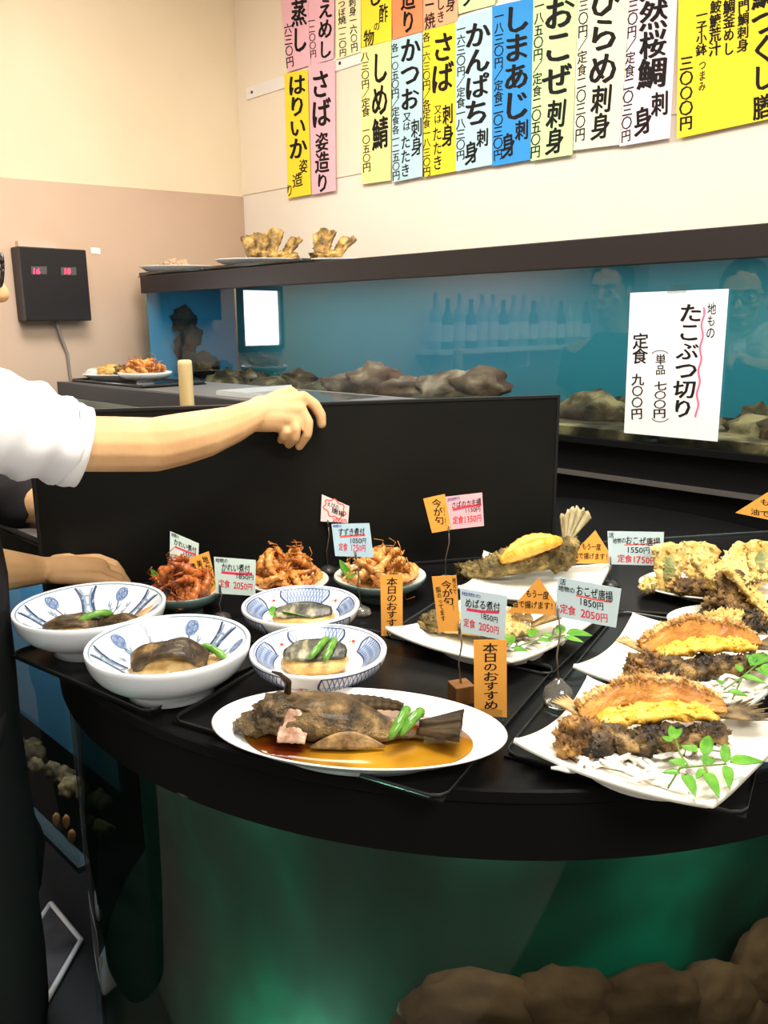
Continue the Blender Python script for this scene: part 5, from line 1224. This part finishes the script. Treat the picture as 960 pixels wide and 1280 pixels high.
B.chain([shR, Pd(20, 545, 1.02), Pd(110, 555, 1.06), elb, Pd(225, 549, 1.145), Pd(255, 542, 1.165), Pd(290, 531, 1.195), wri], [.056, .043, .0365, .0375, .0365, .034, .0275, .0215])
B.ell(Pd(188, 574, 1.115), (.021, .018, .015))
# right hand: back of the hand to the camera, fingers curled down over the board's front, thumb behind it
mc = [Pd(379, 497, 1.262), Pd(375, 512, 1.250), Pd(368, 525, 1.244), Pd(359, 535, 1.244)]
for m_, r_ in zip(mc, (.0108, .0112, .0105, .0095)): B.chain([wri+(m_-mc[1])*.35, wri.lerp(m_, .6), m_], [.019, .0155, r_])
B.chain([wri, Pd(350, 512, 1.246)], [.021, .021])
B.chain([mc[0], Pd(393, 506, 1.266), Pd(401, 519, 1.270), Pd(402, 530, 1.274)], [.0102, .0092, .0086, .0076])
B.chain([mc[1], Pd(385, 528, 1.250), Pd(384, 543, 1.252), Pd(374, 558, 1.266)], [.0102, .0088, .0080, .0068])
B.chain([mc[2], Pd(370, 537, 1.236), Pd(369, 548, 1.240), Pd(361, 556, 1.258)], [.0095, .0080, .0072, .0064])
B.chain([mc[3], Pd(358, 540, 1.236), Pd(354, 546, 1.240), Pd(351, 550, 1.256)], [.0088, .0076, .0068, .0062])
B.chain([Pd(340, 503, 1.25), Pd(362, 492, 1.285), Pd(380, 505, 1.305), Pd(390, 516, 1.306)], [.015, .0125, .0105, .0085])
# left arm: low, hand at the board's bottom left corner
eL = Pd(-70, 712, 1.06); wL = Pd(48, 713, 1.175)
B.chain([shL, shL.lerp(eL, .5), eL, eL.lerp(wL, .5), wL], [.052, .045, .037, .032, .021])
hand_relaxed(B, wL, Pd(110, 712, 1.205)-wL, (0, -.3, 1), 1)
fR, fL = P(38, 1270, FL), P(38, 1270, FL)-pr*.22-pf*.02
for s_, ft in ((1, fR), (-1, fL)):
    hip = pel+pr*.085*s_-Z_*.06; kn = hip.lerp(V((ft.x, ft.y, FL+.09)), .5)+pf*.02; an = V((ft.x, ft.y, FL+.085))-pf*.13
    B.chain([hip, hip.lerp(kn, .5), kn, kn.lerp(an, .35), an], [.085, .072, .055, .05, .036]); B.chain([an-Z_*.04, V((ft.x, ft.y, FL+.035))-pf*.03], [.036, .030])
B.done('body', p1, .0026, 3)
face_parts(p1, hc, (.86, .5, -.12), M1)
# glasses
gl = mat('glasses_black', (.012, .012, .014), .3, .5); gf = V((.86, .5, -.12)).normalized(); gr = gf.cross(Z_).normalized(); gu = gr.cross(gf)
g = G()
for s_ in (-1, 1):
    cc = hc+gr*s_*.033+gf*.104+gu*.006
    g.tube([cc+gr*.027*math.cos(a)*(1)+gu*.020*math.sin(a) for a in [2*math.pi*i/24 for i in range(25)]], .0026, 6)
    g.tube([cc+gr*s_*.027+gu*.010, hc+gr*s_*.077+gf*.07+gu*.012, hc+gr*s_*.080-gf*.01+gu*.008], .0030, 6)
g.tube([hc+gr*-.006+gf*.106+gu*.010, hc+gr*.006+gf*.106+gu*.010], .0024, 6)
g.obj('glasses', gl, p1)
# clothes
sl_ = tube_cloth('shirt_sleeve', white_c, p1, [shR-pr*.03+Z_*.01, Pd(-60, 524, .99), Pd(0, 530, 1.01), Pd(55, 546, 1.035), Pd(100, 558, 1.055)], [.085, .070, .062, .056, .050], .008, 48, 3)
tube_cloth('rolled_cuff', white_c, sl_, [Pd(82, 554, 1.046), Pd(92, 556.5, 1.052), Pd(103, 559, 1.058)], [.0525, .0535, .0515], .002, 40, 5, n=6)
tube_cloth('shirt_sleeve', white_c, p1, [shL+pr*.02, shL.lerp(eL, .3), shL.lerp(eL, .62)], [.08, .066, .056], .004, 32, 8)
def torso(name, m, par, rows, seg=48, a0=0, a1=2*math.pi, f=pf, r=pr, th=.003):
    g = G(); closed = a1-a0 > 6.2
    def fn(u, v):
        t = u*(len(rows)-1); j = min(int(t), len(rows)-2); k = t-j; c = rows[j][0].lerp(rows[j+1][0], k); w_ = rows[j][1]*(1-k)+rows[j+1][1]*k; d = rows[j][2]*(1-k)+rows[j+1][2]*k
        a = a0+(a1-a0)*v; n_ = 1+.02*math.sin(a*7+c.z*9)+.03*noise.noise(V((math.cos(a)*2, math.sin(a)*2, c.z*6)))
        return c+(r*math.cos(a)*w_+f*math.sin(a)*d)*n_
    g.sheet(fn, 24, seg, th); return g.obj(name, m, par, weld=True)
torso('shirt_body', white_c, p1, [(pel-Z_*.04, .175, .135), (pel+Z_*.10, .165, .13), (che-Z_*.05, .18, .135), (che+Z_*.06, .17, .125), (nek-Z_*.035, .085, .08), (nek+Z_*.01, .066, .066)])
tube_cloth('collar', white_c, p1, [nek-Z_*.02+pf*.01, nek+Z_*.03+pf*.015], [.070, .066], .001, 30, 2, n=6)
torso('apron', black_c, p1, [(V((pel.x, pel.y, .42))+pf*.01-pr*.02, .165, .130), (V((pel.x, pel.y, .70))-pr*.01, .175, .138), (pel, .175, .142), (pel+Z_*.12, .175, .145), (che-Z_*.02, .165, .150)], 40, -.45, math.pi+.45)
for s_, ft in ((1, fR), (-1, fL)):
    hip = pel+pr*.085*s_-Z_*.02; kn = hip.lerp(V((ft.x, ft.y, FL+.09)), .5)+pf*.02; an = V((ft.x, ft.y, FL+.15))-pf*.13
    tube_cloth('trouser_leg', black_c, p1, [hip, hip.lerp(kn, .5), kn, an], [.105, .090, .075, .062], .004, 28, 4)
    g = G(); rows = []
    for u, w_, h_ in ((-.175, .03, .05), (-.165, .040, .10), (-.12, .046, .115), (-.07, .044, .085), (-.03, .046, .068), (.0, .046, .058), (.03, .040, .048), (.045, .025, .036)):
        rows.append([V((ft.x, ft.y, FL+.001))+pf*(u-.02)+pr*(w_*math.cos(a))+Z_*(h_*.5+h_*.5*math.sin(a)) for a in [2*math.pi*k/20 for k in range(20)]])
    g.loft(rows); g.tube([an-Z_*.07, an, an+Z_*.03], [.045, .05, .053], 20); g.obj('boot', boot_m, p1)

# ---- the second helper behind, in dark clothes
c2 = V((-1.03, 1.40, 1.20)); q2 = V((-1.04, 1.38, .95)); s2 = c2+pr*.17+Z_*.07; s2l = c2-pr*.17+Z_*.07; n2 = c2+pf*.02+Z_*.16; h2 = n2+pf*.03+Z_*.15
p2_ = thing('person', 'second person in a dark short-sleeved shirt behind the one in white', 'person', V((q2.x, q2.y, FL)))
B = Body()
B.chain([q2, q2.lerp(c2, .5), c2], [.105, .10, .115]); B.ell(q2, (.15, .11, .12), ROT.to_3x3()); B.ell(c2+Z_*.02, (.16, .10, .14), ROT.to_3x3())
B.chain([c2-pr*.12+Z_*.07, c2+pr*.12+Z_*.07], [.06, .06]); B.chain([c2+Z_*.08, n2, h2-Z_*.06], [.07, .055, .052]); M2 = head(B, h2, (.8, .6, -.1))
e2_ = Pd(28, 630, 1.39); w2 = Pd(140, 640, 1.345)
B.chain([s2, s2.lerp(e2_, .5), e2_, e2_.lerp(w2, .5), w2], [.054, .044, .034, .030, .021]); hand_relaxed(B, w2, (.9, -.15, .1), (0, .2, 1), -1)
e3_ = s2l+V((-.02, .04, -.29)); w3 = e3_+V((.12, .12, -.19)); B.chain([s2l, s2l.lerp(e3_, .5), e3_, w3], [.052, .044, .036, .022]); hand_relaxed(B, w3, (.3, .3, -.9), (-.7, .7, 0), 1)
g2 = []
for s_ in (1, -1):
    hip = q2+pr*.085*s_-Z_*.06; an = V((hip.x, hip.y, FL+.09)); kn = hip.lerp(an, .5)+pf*.02; g2.append((hip, kn, an))
    B.chain([hip, hip.lerp(kn, .5), kn, kn.lerp(an, .35), an], [.085, .072, .055, .05, .036]); B.chain([an-Z_*.045, an+pf*.13-Z_*.055], [.036, .028])
B.done('body', p2_, .005, 5); face_parts(p2_, h2, (.8, .6, -.1), M2)
tube_cloth('shirt_sleeve', dark_c, p2_, [s2-pr*.03, s2.lerp(e2_, .4), s2.lerp(e2_, .8), s2.lerp(e2_, 1.05)], [.085, .066, .050, .043], .004, 36, 13)
tube_cloth('shirt_sleeve', dark_c, p2_, [s2l+pr*.02, s2l.lerp(e3_, .5)], [.08, .06], .004, 32, 14)
torso('shirt_body', dark_c, p2_, [(q2-Z_*.06, .18, .14), (q2+Z_*.10, .165, .13), (c2-Z_*.05, .18, .135), (c2+Z_*.06, .17, .125), (n2-Z_*.035, .085, .08), (n2-Z_*.01, .066, .066)])
for (hip, kn, an) in g2:
    tube_cloth('trouser_leg', black_c, p2_, [hip+Z_*.05, hip.lerp(kn, .5), kn, an-Z_*.02], [.105, .090, .075, .062], .004, 28, 4)
    g = G(); g.tube([an-pf*.05-Z_*.045, an-Z_*.042, an+pf*.09-Z_*.048, an+pf*.17-Z_*.055], [.042, .048, .046, .034], 20); g.obj('boot', black_c, p2_)
bpy.data.objects.remove(tob)
